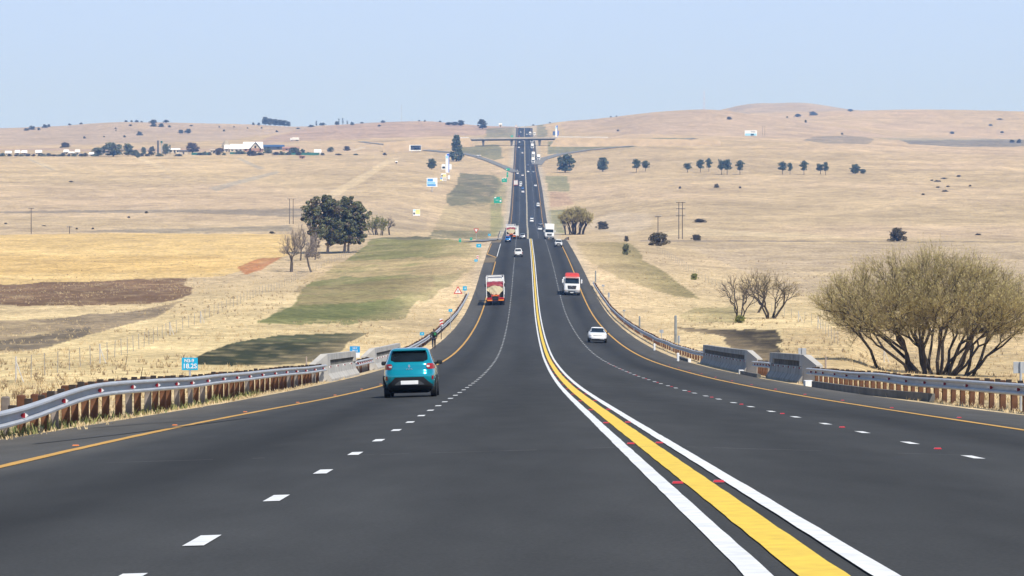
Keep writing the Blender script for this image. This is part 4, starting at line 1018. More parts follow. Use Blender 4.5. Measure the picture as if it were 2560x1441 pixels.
for k_, (bu, cl, lab, tr) in enumerate(EUC):
    bx_ = tr[0][0]; pp = Vector((p.x + bx_ * s, p.y + (k_ - 1) * 2.5, 0)); pp.z = float(TZ(pp.x, pp.y)); rr = random.Random(60 + k_); rs = np.random.RandomState(60 + k_)
    clumps = []
    for (du, dv, r) in cl:
        for q in range(6):
            c = Vector(((du - bx_ + rr.uniform(-.75, .75) * r) * s, rr.uniform(-1, 1) * 3.2, (-dv + rr.uniform(-.6, .6) * r) * s)); rd = r * s * rr.uniform(.26, .56); clumps.append((c, (rd, rd * 1.1, rd * .70)))
    limbs = []; pr = None
    for j, (du, dv) in enumerate(tr):
        q = Vector(((du - bx_) * s, 0, -dv * s - (.4 if j == 0 else 0)))
        if pr: limbs.append((pr, q, .42 / (j), .42 / (j + 1), 0))
        pr = q
    if k_ == 2: limbs.append((Vector((.9, .3, -.4)), Vector((1.2, 0, 5)), .34, .2, 0)); limbs.append((Vector((1.2, 0, 5)), Vector((3, 0, 11)), .2, .08, 0))
    if k_ == 0: limbs += [(Vector((.6, -.6, -.3)), Vector((-.4, -1.5, 5)), .22, .15, 0), (Vector((-.4, -1.5, 5)), Vector((.1, -2.4, 9)), .15, .06, 0), (Vector((.7, -1, 2)), Vector((1.3, -2.3, 8)), .16, .06, 0)]
    for c, rd in clumps[::4]:
        st = Vector((limbs[0][1].x * .9, 0, min(c.z * .6, 8))); mid = st.lerp(c, .55) + Vector((rr.uniform(-.4, .4), 0, .3)); limbs += [(st, mid, .10, .06, 0), (mid, c, .06, .03, 0)]
    clump_tree('eucalyptus_tree', lab, 'tree', pp, clumps, 100, .25, limbs, 'bark_pale', ['leaf_euc', 'leaf_euc_brown'], 70 + k_, 'dark eucalyptus clump on the left', .22 if k_ else .4)

# generic small trees, built once and repeated
def crown_proto(kind, seed):
    rr = random.Random(seed); rs = np.random.RandomState(seed); limbs = []; cl = []
    if kind == 'pine':      # unit height, umbrella crown
        limbs = [(Vector((0, 0, -.03)), Vector((.01, 0, .5)), .022, .016, 0), (Vector((.01, 0, .5)), Vector((0, 0, .85)), .016, .006, 0)]
        for i in range(46):
            t = rr.uniform(0, 6.28); r = rr.uniform(0, .24) * (1 if rr.random() < .8 else 1.15); z = rr.uniform(.36, .93); w_ = math.sqrt(max(.05, 1 - ((z - .62) / .38) ** 2)); c = Vector((math.cos(t) * r * w_, math.sin(t) * r * w_, z)); cl.append((c, (.12, .12, .075))); limbs.append((Vector((0, 0, max(.3, z - .1))), c, .008, .003, 0))
        per, ls = 44, .034
    elif kind == 'round':
        limbs = [(Vector((0, 0, -.04)), Vector((.01, 0, .3)), .035, .028, 0), (Vector((.01, 0, .3)), Vector((0, 0, .75)), .028, .01, 0)]
        for i in range(75):
            t = rr.uniform(0, 6.28); z = rr.uniform(.16, .93); w_ = math.sqrt(max(.05, 1 - ((z - .52) / .46) ** 2)); r = rr.uniform(.1, .42) * w_; c = Vector((math.cos(t) * r, math.sin(t) * r, z)); cl.append((c, (.11, .11, .08))); limbs.append((Vector((0, 0, max(.1, z - .15))), c, .01, .004, 0))
        per, ls = 36, .040
    elif kind == 'conifer':
        limbs = [(Vector((0, 0, -.04)), Vector((0, 0, .95)), .035, .006, 0)]
        for i in range(140):
            z = rr.uniform(.08, .97); t = rr.uniform(0, 6.28); r = (.03 + .25 * (1 - z) ** .75 * min(1, z * 6)) * rr.uniform(.55, 1.1); c = Vector((math.cos(t) * r, math.sin(t) * r, z)); cl.append((c, (.07, .07, .06))); limbs.append((Vector((0, 0, z - .02)), c, .007, .003, 0))
        per, ls = 26, .034
    elif kind == 'poplar':
        limbs = [(Vector((0, 0, -.04)), Vector((0, 0, .95)), .02, .005, 0)]
        for i in range(24):
            z = rr.uniform(.15, .98); t = rr.uniform(0, 6.28); r = .07 * rr.random(); cl.append((Vector((math.cos(t) * r, math.sin(t) * r, z)), (.05, .05, .07)))
        per, ls = 24, .025
    else:                   # bush: wide dome down to the ground, unit width 1 height .62
        limbs = [(Vector((rr.uniform(-.1, .1), rr.uniform(-.1, .1), -.05)), Vector((rr.uniform(-.4, .4), rr.uniform(-.4, .4), rr.uniform(.3, .55))), .02, .006, 0) for i in range(16)]
        for i in range(46):
            t = rr.uniform(0, 6.28); z = rr.uniform(0, .56); w_ = math.sqrt(max(.02, 1 - (z / .62) ** 2)); r = rr.uniform(.1, .46) * w_; cl.append((Vector((math.cos(t) * r, math.sin(t) * r, z)), (.115, .115, .085)))
        per, ls = 70, .030
    pts = cluster_points(cl, per, rs); v, q = leaf_quads(pts, ls, rs)
    return limbs, v, q
PROTO = {}
def small_tree(kind, name, label, u, vb, hpx, wpx, leafm, barkm='bark_dark', group=None, dmin=100, var=0, D=None, cat='tree'):
    key = (kind, var % 3)
    if key not in PROTO:
        limbs, v, q = crown_proto(kind, 200 + var % 3 + hash_kind(kind)); PROTO[key] = (tubes_np(limbs, 5), (v, q), {})
    tb, lf, cache = PROTO[key]
    p = ground(u, vb, dmin) if D is None else pos_u(u, D); s = p.y / F
    g = thing(name, label, cat, p, 0, group)
    unit_w = {'pine': .56, 'round': .80, 'conifer': .58, 'poplar': .2, 'bush': 1.0}[kind]; unit_h = .62 if kind == 'bush' else 1.0
    g.scale = (wpx * s / unit_w, wpx * s / unit_w, hpx * s / unit_h); g.rotation_euler = (0, 0, R_.uniform(0, 6.28))
    ck = (leafm, barkm)
    if ck not in cache:
        a = mesh_np('trunk', tb[0], tb[1], barkm, g); b_ = mesh_np('crown', lf[0], lf[1], leafm, g); cache[ck] = (a, b_)
    else:
        for o_ in cache[ck]: c = o_.copy(); COL.objects.link(c); c.parent = g
    return g
def hash_kind(k_): return sum(map(ord, k_))
PG = 'row of pines on the right slope'
PINES = [(1507, 430, 36, 28, 'round', 'dense low crowned pine at the left end of the row on the right slope'), (1591, 432, 35, 22, 'pine', 'larger pine of the left pair in the row'), (1614, 429, 27, 20, 'pine', 'smaller pine of the left pair in the row'),
 (1719, 432, 25, 20, 'pine', 'short pine left of the middle group in the row'), (1751, 432, 34, 22, 'pine', 'wide pine of the middle group, left of a slim one'), (1772, 431, 35, 16, 'pine', 'slim pine on a tall trunk in the middle group'), (1804, 437, 39, 20, 'pine', 'left pine of two touching crowns in the middle of the row'), (1818, 437, 40, 22, 'pine', 'right pine of two touching crowns in the middle of the row'), (1850, 437, 36, 21, 'pine', 'greyer lone pine right of the touching pair'),
 (1956, 437, 33, 23, 'pine', 'wide pine beside a slim one right of the row gap'), (1975, 437, 31, 14, 'pine', 'slimmest pine just right of a wide one'), (2010, 438, 36, 20, 'pine', 'lone tall trunked pine between two small groups'), (2051, 436, 27, 24, 'pine', 'low pine in front of a taller one near the right end'), (2064, 438, 34, 16, 'pine', 'taller pine behind a low one near the right end'),
 (2138, 436, 25, 26, 'round', 'low bushy pine at the right end of the row'), (2157, 436, 13, 14, 'round', 'tiny pine touching the last bushy one')]
for i, (u, vb, h_, w_, kd, lab) in enumerate(PINES): small_tree(kd, 'pine_tree', lab, u, vb, h_, w_, 'leaf_pine', 'bark', PG, 900, i)
small_tree('round', 'pine_tree', 'dark tree standing alone beside the right ramp', 1413, 432, 47, 45, 'leaf_pine', dmin=900, var=1)
small_tree('conifer', 'conifer_tree', 'tall dark conifer beside the blue and white pylon', 1141, 404, 66, 36, 'leaf_pine', dmin=900)
small_tree('round', 'tree', 'small round tree left of the blue and white pylon', 1079, 424, 27, 24, 'leaf_pine', dmin=900, var=2)
small_tree('round', 'tree', 'round tree alone on the skyline left of the motorway', 1206, 323, 25, 24, 'leaf_bush_far', dmin=2500, var=1)
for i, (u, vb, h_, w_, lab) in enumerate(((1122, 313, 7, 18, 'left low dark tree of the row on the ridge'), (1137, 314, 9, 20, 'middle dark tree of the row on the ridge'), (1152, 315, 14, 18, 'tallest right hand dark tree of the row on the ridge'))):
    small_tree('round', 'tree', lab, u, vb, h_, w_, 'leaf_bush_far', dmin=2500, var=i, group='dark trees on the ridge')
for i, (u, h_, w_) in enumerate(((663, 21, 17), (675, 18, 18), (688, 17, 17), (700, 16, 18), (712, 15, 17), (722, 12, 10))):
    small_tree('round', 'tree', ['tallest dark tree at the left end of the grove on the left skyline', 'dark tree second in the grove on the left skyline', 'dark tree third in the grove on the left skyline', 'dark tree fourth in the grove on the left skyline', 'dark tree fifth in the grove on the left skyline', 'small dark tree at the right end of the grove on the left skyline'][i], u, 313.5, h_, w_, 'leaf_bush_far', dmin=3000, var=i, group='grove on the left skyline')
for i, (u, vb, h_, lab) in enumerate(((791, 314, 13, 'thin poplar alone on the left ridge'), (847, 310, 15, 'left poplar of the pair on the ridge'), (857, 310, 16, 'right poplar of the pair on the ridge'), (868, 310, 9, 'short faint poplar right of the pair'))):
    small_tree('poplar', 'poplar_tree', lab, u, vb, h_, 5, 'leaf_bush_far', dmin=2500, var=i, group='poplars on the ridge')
BG = 'scattered far bushes on the hills'
far_b = [(80, 325, 9, 20), (66, 327, 5, 16), (97, 326, 6, 9), (112, 320, 8, 16), (122, 318, 6, 10), (174, 311, 4, 10), (203, 308, 4, 10), (315, 302, 4, 10), (329, 302, 4, 8), (342, 306, 5, 12), (354, 306, 3, 8), (383, 309, 8, 24), (384, 317, 8, 20), (403, 318, 8, 18), (415, 307, 6, 18), (423, 319, 5, 10), (452, 334, 8, 16), (470, 334, 10, 20), (349, 339, 9, 18), (326, 316, 4, 10), (211, 347, 5, 8), (311, 344, 5, 9), (163, 369, 11, 28),
         (260, 344, 3, 6), (289, 323, 3, 6), (290, 328, 3, 4), (478, 316, 3, 10), (548, 319, 3, 5), (560, 329, 4, 7), (585, 319, 3, 5), (619, 322, 3, 5), (654, 322, 4, 6), (692, 331, 4, 9), (633, 313, 6, 8), (647, 314, 6, 9), (745, 323, 3, 12), (778, 318, 5, 18), (806, 314, 6, 20), (842, 313, 8, 13), (880, 313, 7, 12), (905, 309, 3, 12), (948, 317, 4, 10), (958, 307, 5, 14), (1048, 304, 3, 6), (1062, 305, 4, 6), (1100, 305, 3, 8),
         (1823, 299, 6, 16), (1994, 293, 7, 20), (2032, 289, 9, 26), (2014, 307, 6, 7), (2126, 279, 5, 18), (1968, 295, 4, 6), (2105, 337, 4, 8), (2500, 300, 3, 18), (2476, 315, 4, 12), (2380, 335, 5, 14), (2505, 333, 4, 12), (2548, 358, 9, 14), (2530, 357, 6, 16), (1545, 329, 4, 8), (1541, 291, 3, 5), (1527, 292, 3, 5), (1375, 307, 3, 6), (1333, 313, 3, 7), (867, 377, 10, 20), (962, 389, 6, 12), (1791, 470, 9, 15), (1700, 473, 5, 8), (1850, 472, 4, 9), (2343, 455, 4, 20), (2330, 453, 3, 10), (2360, 448, 3, 20), (2362, 480, 4, 18), (2397, 443, 4, 14), (2425, 467, 4, 8), (2308, 488, 4, 10), (2345, 470, 3, 12), (2370, 468, 3, 12), (2446, 589, 4, 18), (322, 546, 4, 9), (232, 574, 4, 8), (192, 574, 4, 7), (366, 534, 5, 10), (680, 585, 5, 18), (14, 561, 3, 10), (110, 566, 2, 14), (178, 456, 3, 14)]
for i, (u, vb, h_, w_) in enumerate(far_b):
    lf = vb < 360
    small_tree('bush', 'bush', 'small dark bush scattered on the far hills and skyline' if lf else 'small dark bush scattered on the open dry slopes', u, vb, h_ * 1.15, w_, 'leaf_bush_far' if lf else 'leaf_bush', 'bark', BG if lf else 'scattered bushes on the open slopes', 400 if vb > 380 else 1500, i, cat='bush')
for u, vb, h_, w_, lm, lab in ((1646, 615, 33, 60, 'leaf_bush', 'large round brown bush in front of the single power pole'), (2244, 603, 33, 54, 'leaf_bush', 'dark round bush alone on the far right plain'), (1741, 602, 15, 28, 'leaf_bush', 'low brown bush right of the twin power poles'), (1565, 637, 27, 22, 'leaf_euc', 'upright dark green shrub on the right verge grass'),
                               (1736, 700, 16, 22, 'leaf_yellow', 'small bright green shrub in the dry grass on the right'), (1566, 604, 14, 14, 'leaf_bush', 'reddish shrub behind the right verge'), (1750, 557, 9, 40, 'leaf_bush', 'low scrub patch on the slope right of the power poles'), (1506, 574, 20, 36, 'leaf_bush', 'dark scrub on the end of the earth bank right of the willow thicket')):
    small_tree('bush', 'bush', lab, u, vb, h_, w_, lm, 'bark_dark', 'nearer bushes', 300, 1, cat='bush')
small_tree('bush', 'bush', 'green tuft at the foot of the small bare tree', 1850, 807, 18, 34, 'leaf_yellow', 'bark_dark', 'nearer bushes', 200, 2, cat='bush')
# ------------------------------------------------------------------ settlement and far structures
def house(label, u, vb, wpx, hpx, roofm='roof_white', wallm='wall_cream', group=None, dmin=1500, depth=None, roof_frac=.62, dormer=None, doors=1, windows=2):
    p = ground(u, vb, dmin); s = p.y / F; W = wpx * s; H = hpx * s; Dp = depth or max(4, W * .6); g = thing('house', label, 'house', p, 0, group)
    hw = H * (1 - roof_frac)
    MB().box((0, Dp / 2, hw / 2 - .4), (W * .94, Dp, hw + .8)).build('wall', wallm, g)
    MB().prism([(-.4, hw), (Dp / 2, H), (Dp + .4, hw), (Dp + .4, hw - .2), (-.4, hw - .2)], 0, -W / 2, W / 2).build('roof', roofm, g)
    for i in range(windows):
        x = W * ((i + .5) / windows - .5) * .9; o_ = MB().box((0, 0, 0), (min(1.6, W * .14), .1, hw * .4)).build('window', 'dark_glass', g); o_.location = (x, -.04, hw * .55)
    for i in range(doors):
        o_ = MB().box((0, 0, 0), (1.0, .12, hw * .75)).build('door', 'bark_dark', g); o_.location = (W * .05, -.05, hw * .36)
    if dormer:
        dx, dw, dh, dz = [q * s for q in dormer]
        MB().prism([(dx - dw / 2, dz), (dx, dz + dh), (dx + dw / 2, dz)], 1, -2.2, Dp / 2).build('gable_wall', 'wall_cream', g)
        rf = MB(); t = .9
        for sg in (-1, 1): rf.prism([(dx + sg * (dw / 2 + t), dz - t * .6), (dx, dz + dh + .1), (dx, dz + dh + t), (dx + sg * (dw / 2 + t * 1.6), dz - t * .4)], 1, -2.6, Dp / 2)
        rf.build('gable_roof', 'roof_dark', g)
        MB().box((dx, -2.26, dz + dh * .28), (1.6, .12, dh * .45)).build('window', 'dark_glass', g)
        MB().box((dx, -2.0, dz - 1.2), (dw * .95, .5, 2.6)).build('lower_wall', 'wall_brick', g)
    return g
SG = 'white roofed cottages at the far left'
for u, vb, w_, h_, lab in ((20, 389, 16, 13, 'white roofed cottage furthest left on the plain'), (43, 388, 13, 14, 'left of two touching white roofed cottages'), (60, 388, 14, 13, 'right of two touching white roofed cottages'), (96, 388, 16, 14, 'lone white roofed cottage right of the touching pair'), (165, 386, 13, 13, 'white roofed cottage left of a low white annexe'), (178, 386, 14, 8, 'low white annexe between two cottages'), (193, 387, 12, 14, 'white roofed cottage right of the low annexe'), (228, 391, 13, 11, 'pale cottage at the left foot of the green trees')):
    house(lab, u, vb, w_, h_ - 1.5, group=SG, roof_frac=.5)
house('long white roofed lodge hall with a cream gabled dormer', 631, 380, 49, 25, wallm='wall_brick', roof_frac=.68, dormer=(-2 + 10, 22, 13, 8), depth=14, windows=4, doors=0)
house('long lower white roofed hall left of the gabled lodge', 591, 380, 35, 20, roof_frac=.64, depth=12, windows=3)
house('short white roofed wing at the left end of the halls', 566, 380, 12, 18, roof_frac=.55, depth=10)
house('long open shed under a dark blue roof right of the lodge', 683, 375, 54, 13, 'roof_blue', 'roof_dark', roof_frac=.35, depth=9)
house('brick red building right of the blue roofed shed', 726, 378, 42, 11, 'wall_brick', 'wall_brick', roof_frac=.4, depth=9)
house('small white house with a pale roof near the green screen', 794, 386, 18, 12, roof_frac=.6, wallm='white_paint')
house('cream flat building left of the lodge halls', 533, 384, 16, 10, 'wall_cream', 'wall_cream', roof_frac=.2)
house('low cream pavilion between the green trees and the grey tree', 436, 384, 28, 13, 'roof_white', 'wall_cream', roof_frac=.25, windows=3)
house('dark open shelter with pale gate pillars', 458, 386, 22, 10, 'roof_dark', 'wall_cream', roof_frac=.25, windows=1)
house('tiny white hut alone on the open slope', 991, 409, 6, 6, roof_frac=.3, windows=1, dmin=1200)
house('small brick ruin on the slope below the shed', 755, 397, 14, 8, 'wall_brick', 'wall_brick', roof_frac=.2)
house('small white house on the skyline left of the motorway', 1251, 318, 8, 9, roof_frac=.3, dmin=2900, windows=1)
p = ground(562, 374, 1500); s = p.y / F; g = thing('thatched_roof', 'tall pale conical thatched roof behind the white wing', 'thatched hut', p + Vector((0, 10, 0)))
MB().tube((0, 0, 0), (0, 0, 9 * s), 9 * s, 9 * s, 14).build('wall', 'wall_cream', g); MB().tube((0, 0, 8 * s), (0, 0, 18 * s), 12 * s, 7 * s, 14).tube((0, 0, 18 * s), (0, 0, 25 * s), 7 * s, .4, 14).build('roof', 'thatch', g)
for u0, u1, vb, h_, lab in ((479, 522, 388, 6, 'green shade net screen left of the lodge'), (575, 612, 386, 5, 'green shade net below the white hall'), (712, 800, 388, 5, 'long green shade net right of the lodge')):
    a = ground(u0, vb, 1500); b_ = ground(u1, vb, 1500); s = a.y / F; g = thing('screen_fence', lab, 'screen fence', a, 0, 'green screens by the lodge')
    d = b_ - a; MB().prism([(0, -.5), (d.x, d.z - .5), (d.x, d.z + h_ * s), (0, h_ * s)], 1, -.05, .05).build('net', 'shade_net', g)
    for i in range(5): o_ = MB().tube((0, 0, -.5), (0, 0, h_ * s + .2), .08, n=5).build('post', 'bark', g); o_.location = (d.x * i / 4, .12, d.z * i / 4)
a = ground(879, 378, 1500); b_ = ground(921, 374, 1500); s = a.y / F; d = b_ - a
tag(MB().prism([(0, -.5), (d.x, d.z - .5), (d.x, d.z + 3 * s), (0, 2.5 * s)], 1, -.2, .2).build('wall', 'wall_cream', loc=a), 'long low cream wall on the slope right of the lodge', 'wall')
p = ground(395, 386, 1500); s = p.y / F; g = MB().box((0, 0, 17 * s), (4 * s, 1.5, 34 * s), taper=.9).build('chimney', 'roof_dark', loc=p); tag(g, 'dark chimney like tower rising among the green trees', 'tower')
p = ground(404, 386, 1500); g = thing('water_tank', 'dark green water tank on a thin stand beside the tower', 'water tank', p); MB().tube((0, 0, 0), (0, 0, 29 * s), .3, n=6).build('stand', 'grey_metal', g); MB().tube((0, 0, 28 * s), (0, 0, 33 * s), 2.5 * s, n=10).build('tank', 'shade_net', g)
for u, vb, h_, w_, lm, kd, lab in ((246, 391, 22, 30, 'leaf_green', 'round', 'round green tree at the left end of the trees by the cottages'), (283, 392, 36, 52, 'leaf_green', 'round', 'largest broad green tree by the cottages'), (320, 391, 32, 26, 'leaf_green', 'round', 'green tree right of the largest one'), (337, 391, 16, 20, 'leaf_green', 'round', 'low green tree beside the open lawn'), (359, 388, 20, 13, 'leaf_green', 'round', 'narrow tree left of the grey green pair'), (379, 390, 24, 18, 'leaf_bush_far', 'round', 'greyish tree left of the dark tower'), (414, 388, 28, 18, 'leaf_green', 'round', 'green tree right of the water tank'), (425, 386, 23, 7, 'leaf_pine', 'poplar', 'narrow dark cypress by the pavilion'), (481, 383, 26, 34, 'twig_grey', 'round', 'bare grey brown round tree behind the screen'), (345, 396, 14, 12, 'leaf_green', 'round', 'small tree in front of the green trees'),
                                  (670, 384, 12, 30, 'leaf_green', 'bush', 'green shrubbery right of the gabled lodge'), (735, 387, 18, 28, 'leaf_green', 'round', 'green tree before the brick building'), (757, 386, 13, 13, 'leaf_pine', 'round', 'small dark tree right of the brick building'), (826, 381, 13, 18, 'leaf_green', 'round', 'round green tree right of the small white house'), (600, 386, 9, 34, 'leaf_green', 'bush', 'low hedge below the white hall'), (629, 390, 13, 36, 'leaf_bush', 'bush', 'straw coloured shrubbery below the gabled lodge'), (550, 384, 14, 20, 'twig_grey', 'round', 'bare shrubs left of the halls')):
    small_tree(kd, 'bush' if kd == 'bush' else 'tree', lab, u, vb, h_, w_, lm, 'bark', 'trees around the cottages and the lodge', 1500, int(u) % 3, cat='bush' if kd == 'bush' else 'tree')
for i, (u, w_, h_) in enumerate(((6, 22, 9), (24, 16, 6), (40, 14, 5), (52, 20, 6), (70, 18, 7), (84, 12, 6), (104, 26, 9), (122, 16, 8), (134, 20, 5), (150, 20, 6), (158, 14, 9), (172, 12, 6), (186, 18, 8), (204, 18, 7), (214, 14, 9), (238, 20, 7), (352, 20, 8), (368, 16, 6), (398, 22, 9), (446, 26, 6), (500, 24, 6), (512, 14, 10), (524, 12, 8), (545, 16, 9), (560, 12, 7), (650, 24, 7), (690, 22, 8), (704, 20, 10), (722, 18, 8), (746, 20, 9), (772, 16, 8), (806, 14, 6), (846, 22, 4), (890, 16, 4))):
    small_tree('bush', 'bush', 'low grey green garden shrub in the belt by the cottages and lodge', u, 391.5 if u < 500 else 388.5, h_, w_, ('leaf_green', 'leaf_bush_far', 'leaf_bush')[i % 3], 'bark', 'garden shrubs by the cottages and lodge', 1500, i, cat='bush')
# motorway bridge
BD = 2572.0
g = thing('road_bridge', 'long flat concrete road bridge crossing over the motorway', 'bridge', P(1283, 352, BD)); ox = g.location
zt = lambda u: P(u, 344.6 + (1283 - u) * .010, BD).z - ox.z
xs = [(u - 1283) * BD / F for u in (1172, 1392)]
us = (1172, 1392)
MB().prism([(xs[0], zt(us[0]) - 2.1), (xs[1], zt(us[1]) - 2.1), (xs[1], zt(us[1]) - .95), (xs[0], zt(us[0]) - .95)], 1, .6, 11.4).build('deck', 'bridge_shadow', g)
for y in (0.0, 11.4): MB().prism([(xs[0], zt(us[0]) - 1.15), (xs[1], zt(us[1]) - 1.15), (xs[1], zt(us[1]) + .35), (xs[0], zt(us[0]) + .35)], 1, y, y + .4).build('parapet', 'bridge_deck', g)
for u, wd in ((1208, 1.4), (1279, 1.5), (1349, 1.6)):
    x = (u - 1283) * BD / F; gz = float(TZ(ox.x + x, BD + 6)) - ox.z - .5
    MB().prism([(x - wd / 2, gz), (x + wd / 2, gz), (x + wd * .75, zt(u) - 2.1), (x - wd * .75, zt(u) - 2.1)], 1, 1.5, 10).build('pier', 'bridge_shadow', g)
defmat('bank_grass', (.40, .30, .19), .95, 0, .15, .12)
for sg, ulist in ((-1, [(1174, 345.5), (1120, 346.5), (1040, 349), (960, 356)]), (1, [(1390, 344), (1450, 345), (1560, 346), (1700, 347.5), (1800, 351)])):
    rows = []
    for u, v in ulist:
        t = P(u, v + 1.5, BD + 6); row = []
        for dy, dz in ((-26, -11), (-6.5, -.2), (-6, 0), (6, 0), (7, -.2), (26, -11)): row.append(Vector((t.x, t.y + dy, t.z + dz)))
        rows.append(row)
    b0 = [Vector((rows[0][0].x - sg * -1 * (-8), q.y, min(q.z, rows[0][0].z))) for q in rows[0]]
    rows = [b0] + rows
    if sg < 0: rows = [list(reversed(r)) for r in rows]
    struct(MB().grid(rows).build('embankment', 'bank_grass', smooth=False))
for sg, ul, lab in ((-1, [(1132, 346), (1172, 344.5)], 'pale crash barrier on the embankment left of the bridge'), (1, [(1392, 343), (1520, 344)], 'long pale crash barrier on the embankment right of the bridge')):
    a = P(*ul[0], BD); b_ = P(*ul[1], BD); g = thing('crash_barrier', lab, 'crash barrier', a); d = b_ - a
    MB().prism([(0, -.1), (d.x, d.z - .1), (d.x, d.z + .4), (0, .4)], 1, -.1, .1).build('rail', 'white_paint', g)
    for i in range(9): MB().box((d.x * i / 8, .15, d.z * i / 8 - .5), (.25, .2, 1.4)).build('post', 'grey_metal', g)
# hoardings and pylons
def hoarding(name, label, u, vb, v0, v1, wd, panels, posts=(-.3, .3), dmin=900, rz=0.0, frame='billboard_white', t=.4, group='roadside hoardings'):
    p = ground(u, vb, dmin); s = p.y / F; g = thing(name, label, 'billboard', p, rz, group); W = wd * s; hh = (v1 - v0) * s; zb = (vb - v1) * s
    for x in posts: MB().tube((x * W, .3, -.5), (x * W, .3, zb + hh * .6), .18 + .01 * W, n=8).build('post', 'grey_metal', g)
    MB().bevel_box((0, 0, zb + hh / 2), (W, t, hh), .05).build('frame', frame, g)
    for x, z, w_, h_, mm in panels: face('panel', mm, g, W * w_, hh * h_, zb + hh * z, W * x, -t / 2 - .03, .04)
    return g
hoarding('billboard', 'blue and white billboard on a single mast left of the motorway', 1080, 480, 445, 468, 27, [(-.16, .75, .5, .28, 'billboard_blue'), (-.08, .44, .78, .26, 'billboard_sky'), (-.04, .2, .78, .18, 'billboard_blue'), (.3, .78, .26, .3, 'billboard_white')], posts=(0,))
hoarding('billboard', 'angled yellow and white billboard below the dark fields', 1041, 541, 524, 540, 20, [(.15, .6, .6, .7, 'billboard_yellow'), (-.34, .35, .25, .3, 'roof_dark'), (-.2, .85, .5, .2, 'billboard_sky')], rz=.5, posts=(-.4, .4))
hoarding('billboard', 'dark billboard showing a white mountain at the end of the off ramp', 1038, 380, 363, 378, 30, [(.05, .55, .85, .75, 'billboard_dark'), (.1, .28, .45, .4, 'billboard_white'), (0, .7, .7, .1, 'billboard_white')], dmin=1500)
hoarding('billboard', 'pale hoarding on the right hill, white above and grey blue below', 1877, 341, 327, 340.5, 31, [(0, .72, .92, .45, 'billboard_white'), (0, .24, .92, .4, 'billboard_sky'), (.18, .74, .36, .12, 'grey_metal'), (.12, .22, .25, .28, 'billboard_white')], dmin=2300, posts=(-.4, .4))
def pylon_sign(label, u, vb, v0, wd, boards, dmin=900, blue_side=1):
    p = ground(u, vb, dmin); s = p.y / F; g = thing('pylon_sign', label, 'pylon sign', p, 0, 'tall white and blue pylon signs'); W = wd * s; H = (vb - v0) * s
    MB().prism([(-W / 2, -.5), (W / 2, -.5), (W / 2, H), (W * .1, H), (-W / 2, H * .93)], 1, -.4, .4).build('tower', 'billboard_white', g)
    face('blue_stripe', 'pylon_blue', g, W * .2, H * .98, H * .5, W * .42 * blue_side, -.45, .1); face('blue_top', 'pylon_blue', g, W * .55, H * .08, H * .93, W * .12, -.47, .1); face('pale_panel', 'billboard_sky', g, W * .6, H * .12, H * .8, -W * .12, -.44, .06)
    for x, z0, z1, w_, mm in boards: face('side_board', mm, g, w_ * s, (z1 - z0) * s, (z0 + z1) / 2 * s, x * s, .1, .3)
    return g
pylon_sign('tall white pylon sign with a blue edge beside the dark conifer', 1118.5, 432, 384, 9, [(-9.5, 8, 21, 10, 'billboard_white'), (7, 8, 21, 7, 'billboard_white'), (-9.5, 10, 15, 7, 'grey_metal')])
pylon_sign('tall white pylon sign standing by the right end of the bridge', 1391, 345, 314, 6, [(-6, 6, 16, 6, 'roof_blue'), (5, 6, 17, 2, 'pylon_blue'), (-6, 0, 5, 4, 'wall_cream')], 2500)
hoarding('billboard', 'small round topped white board with a yellow face below the pylon', 1109, 446, 434, 444, 13, [(.12, .42, .6, .65, 'billboard_yellow'), (-.3, .4, .25, .4, 'roof_dark')], group='small boards under the left pylon')
hoarding('billboard', 'narrow leaning white board right of the yellow faced one', 1122, 450, 439, 449, 6, [(0, .5, .7, .8, 'billboard_white')], rz=.4, group='small boards under the left pylon', posts=(0,))
hoarding('billboard', 'pale board with blue marks in front of the yellow faced one', 1108, 455, 445, 453, 16, [(-.3, .8, .3, .4, 'billboard_blue'), (-.35, .2, .3, .5, 'billboard_yellow'), (.2, .5, .5, .7, 'wall_cream')], group='small boards under the left pylon')
# masts
defmat('mast_red', (.60, .30, .28), .5); defmat('mast_grey', (.55, .58, .62), .5)
def mast(label, u, vb, v0, wpx, cols, D=3800):
    p = pos_u(u, D); H = vtop(v0, D) - p.z; s = D / F; g = thing('radio_mast', label, 'radio mast', p, 0, 'radio masts'); n = 8; hw = wpx * s / 2
    for i in range(n):
        z0, z1 = H * i / n, H * (i + 1) / n; a, b_ = hw * (1 - .55 * i / n), hw * (1 - .55 * (i + 1) / n); mb = MB()
        for sx in (-1, 1):
            mb.tube((sx * a, 0, z0), (sx * b_, 0, z1), .10, n=4); mb.tube((sx * a, 0, z0), (-sx * b_, 0, z1), .05, n=3)
        mb.tube((0, a, z0), (0, b_, z1), .10, n=4); mb.build('lattice_section', cols[i % len(cols)], g)
mast('red and white lattice radio mast on the right ridge', 1760, 273, 226, 4.5, ['mast_red', 'white_paint'])
mast('very thin grey mast on the left ridge', 1004, 304, 262, 1.6, ['mast_grey'])
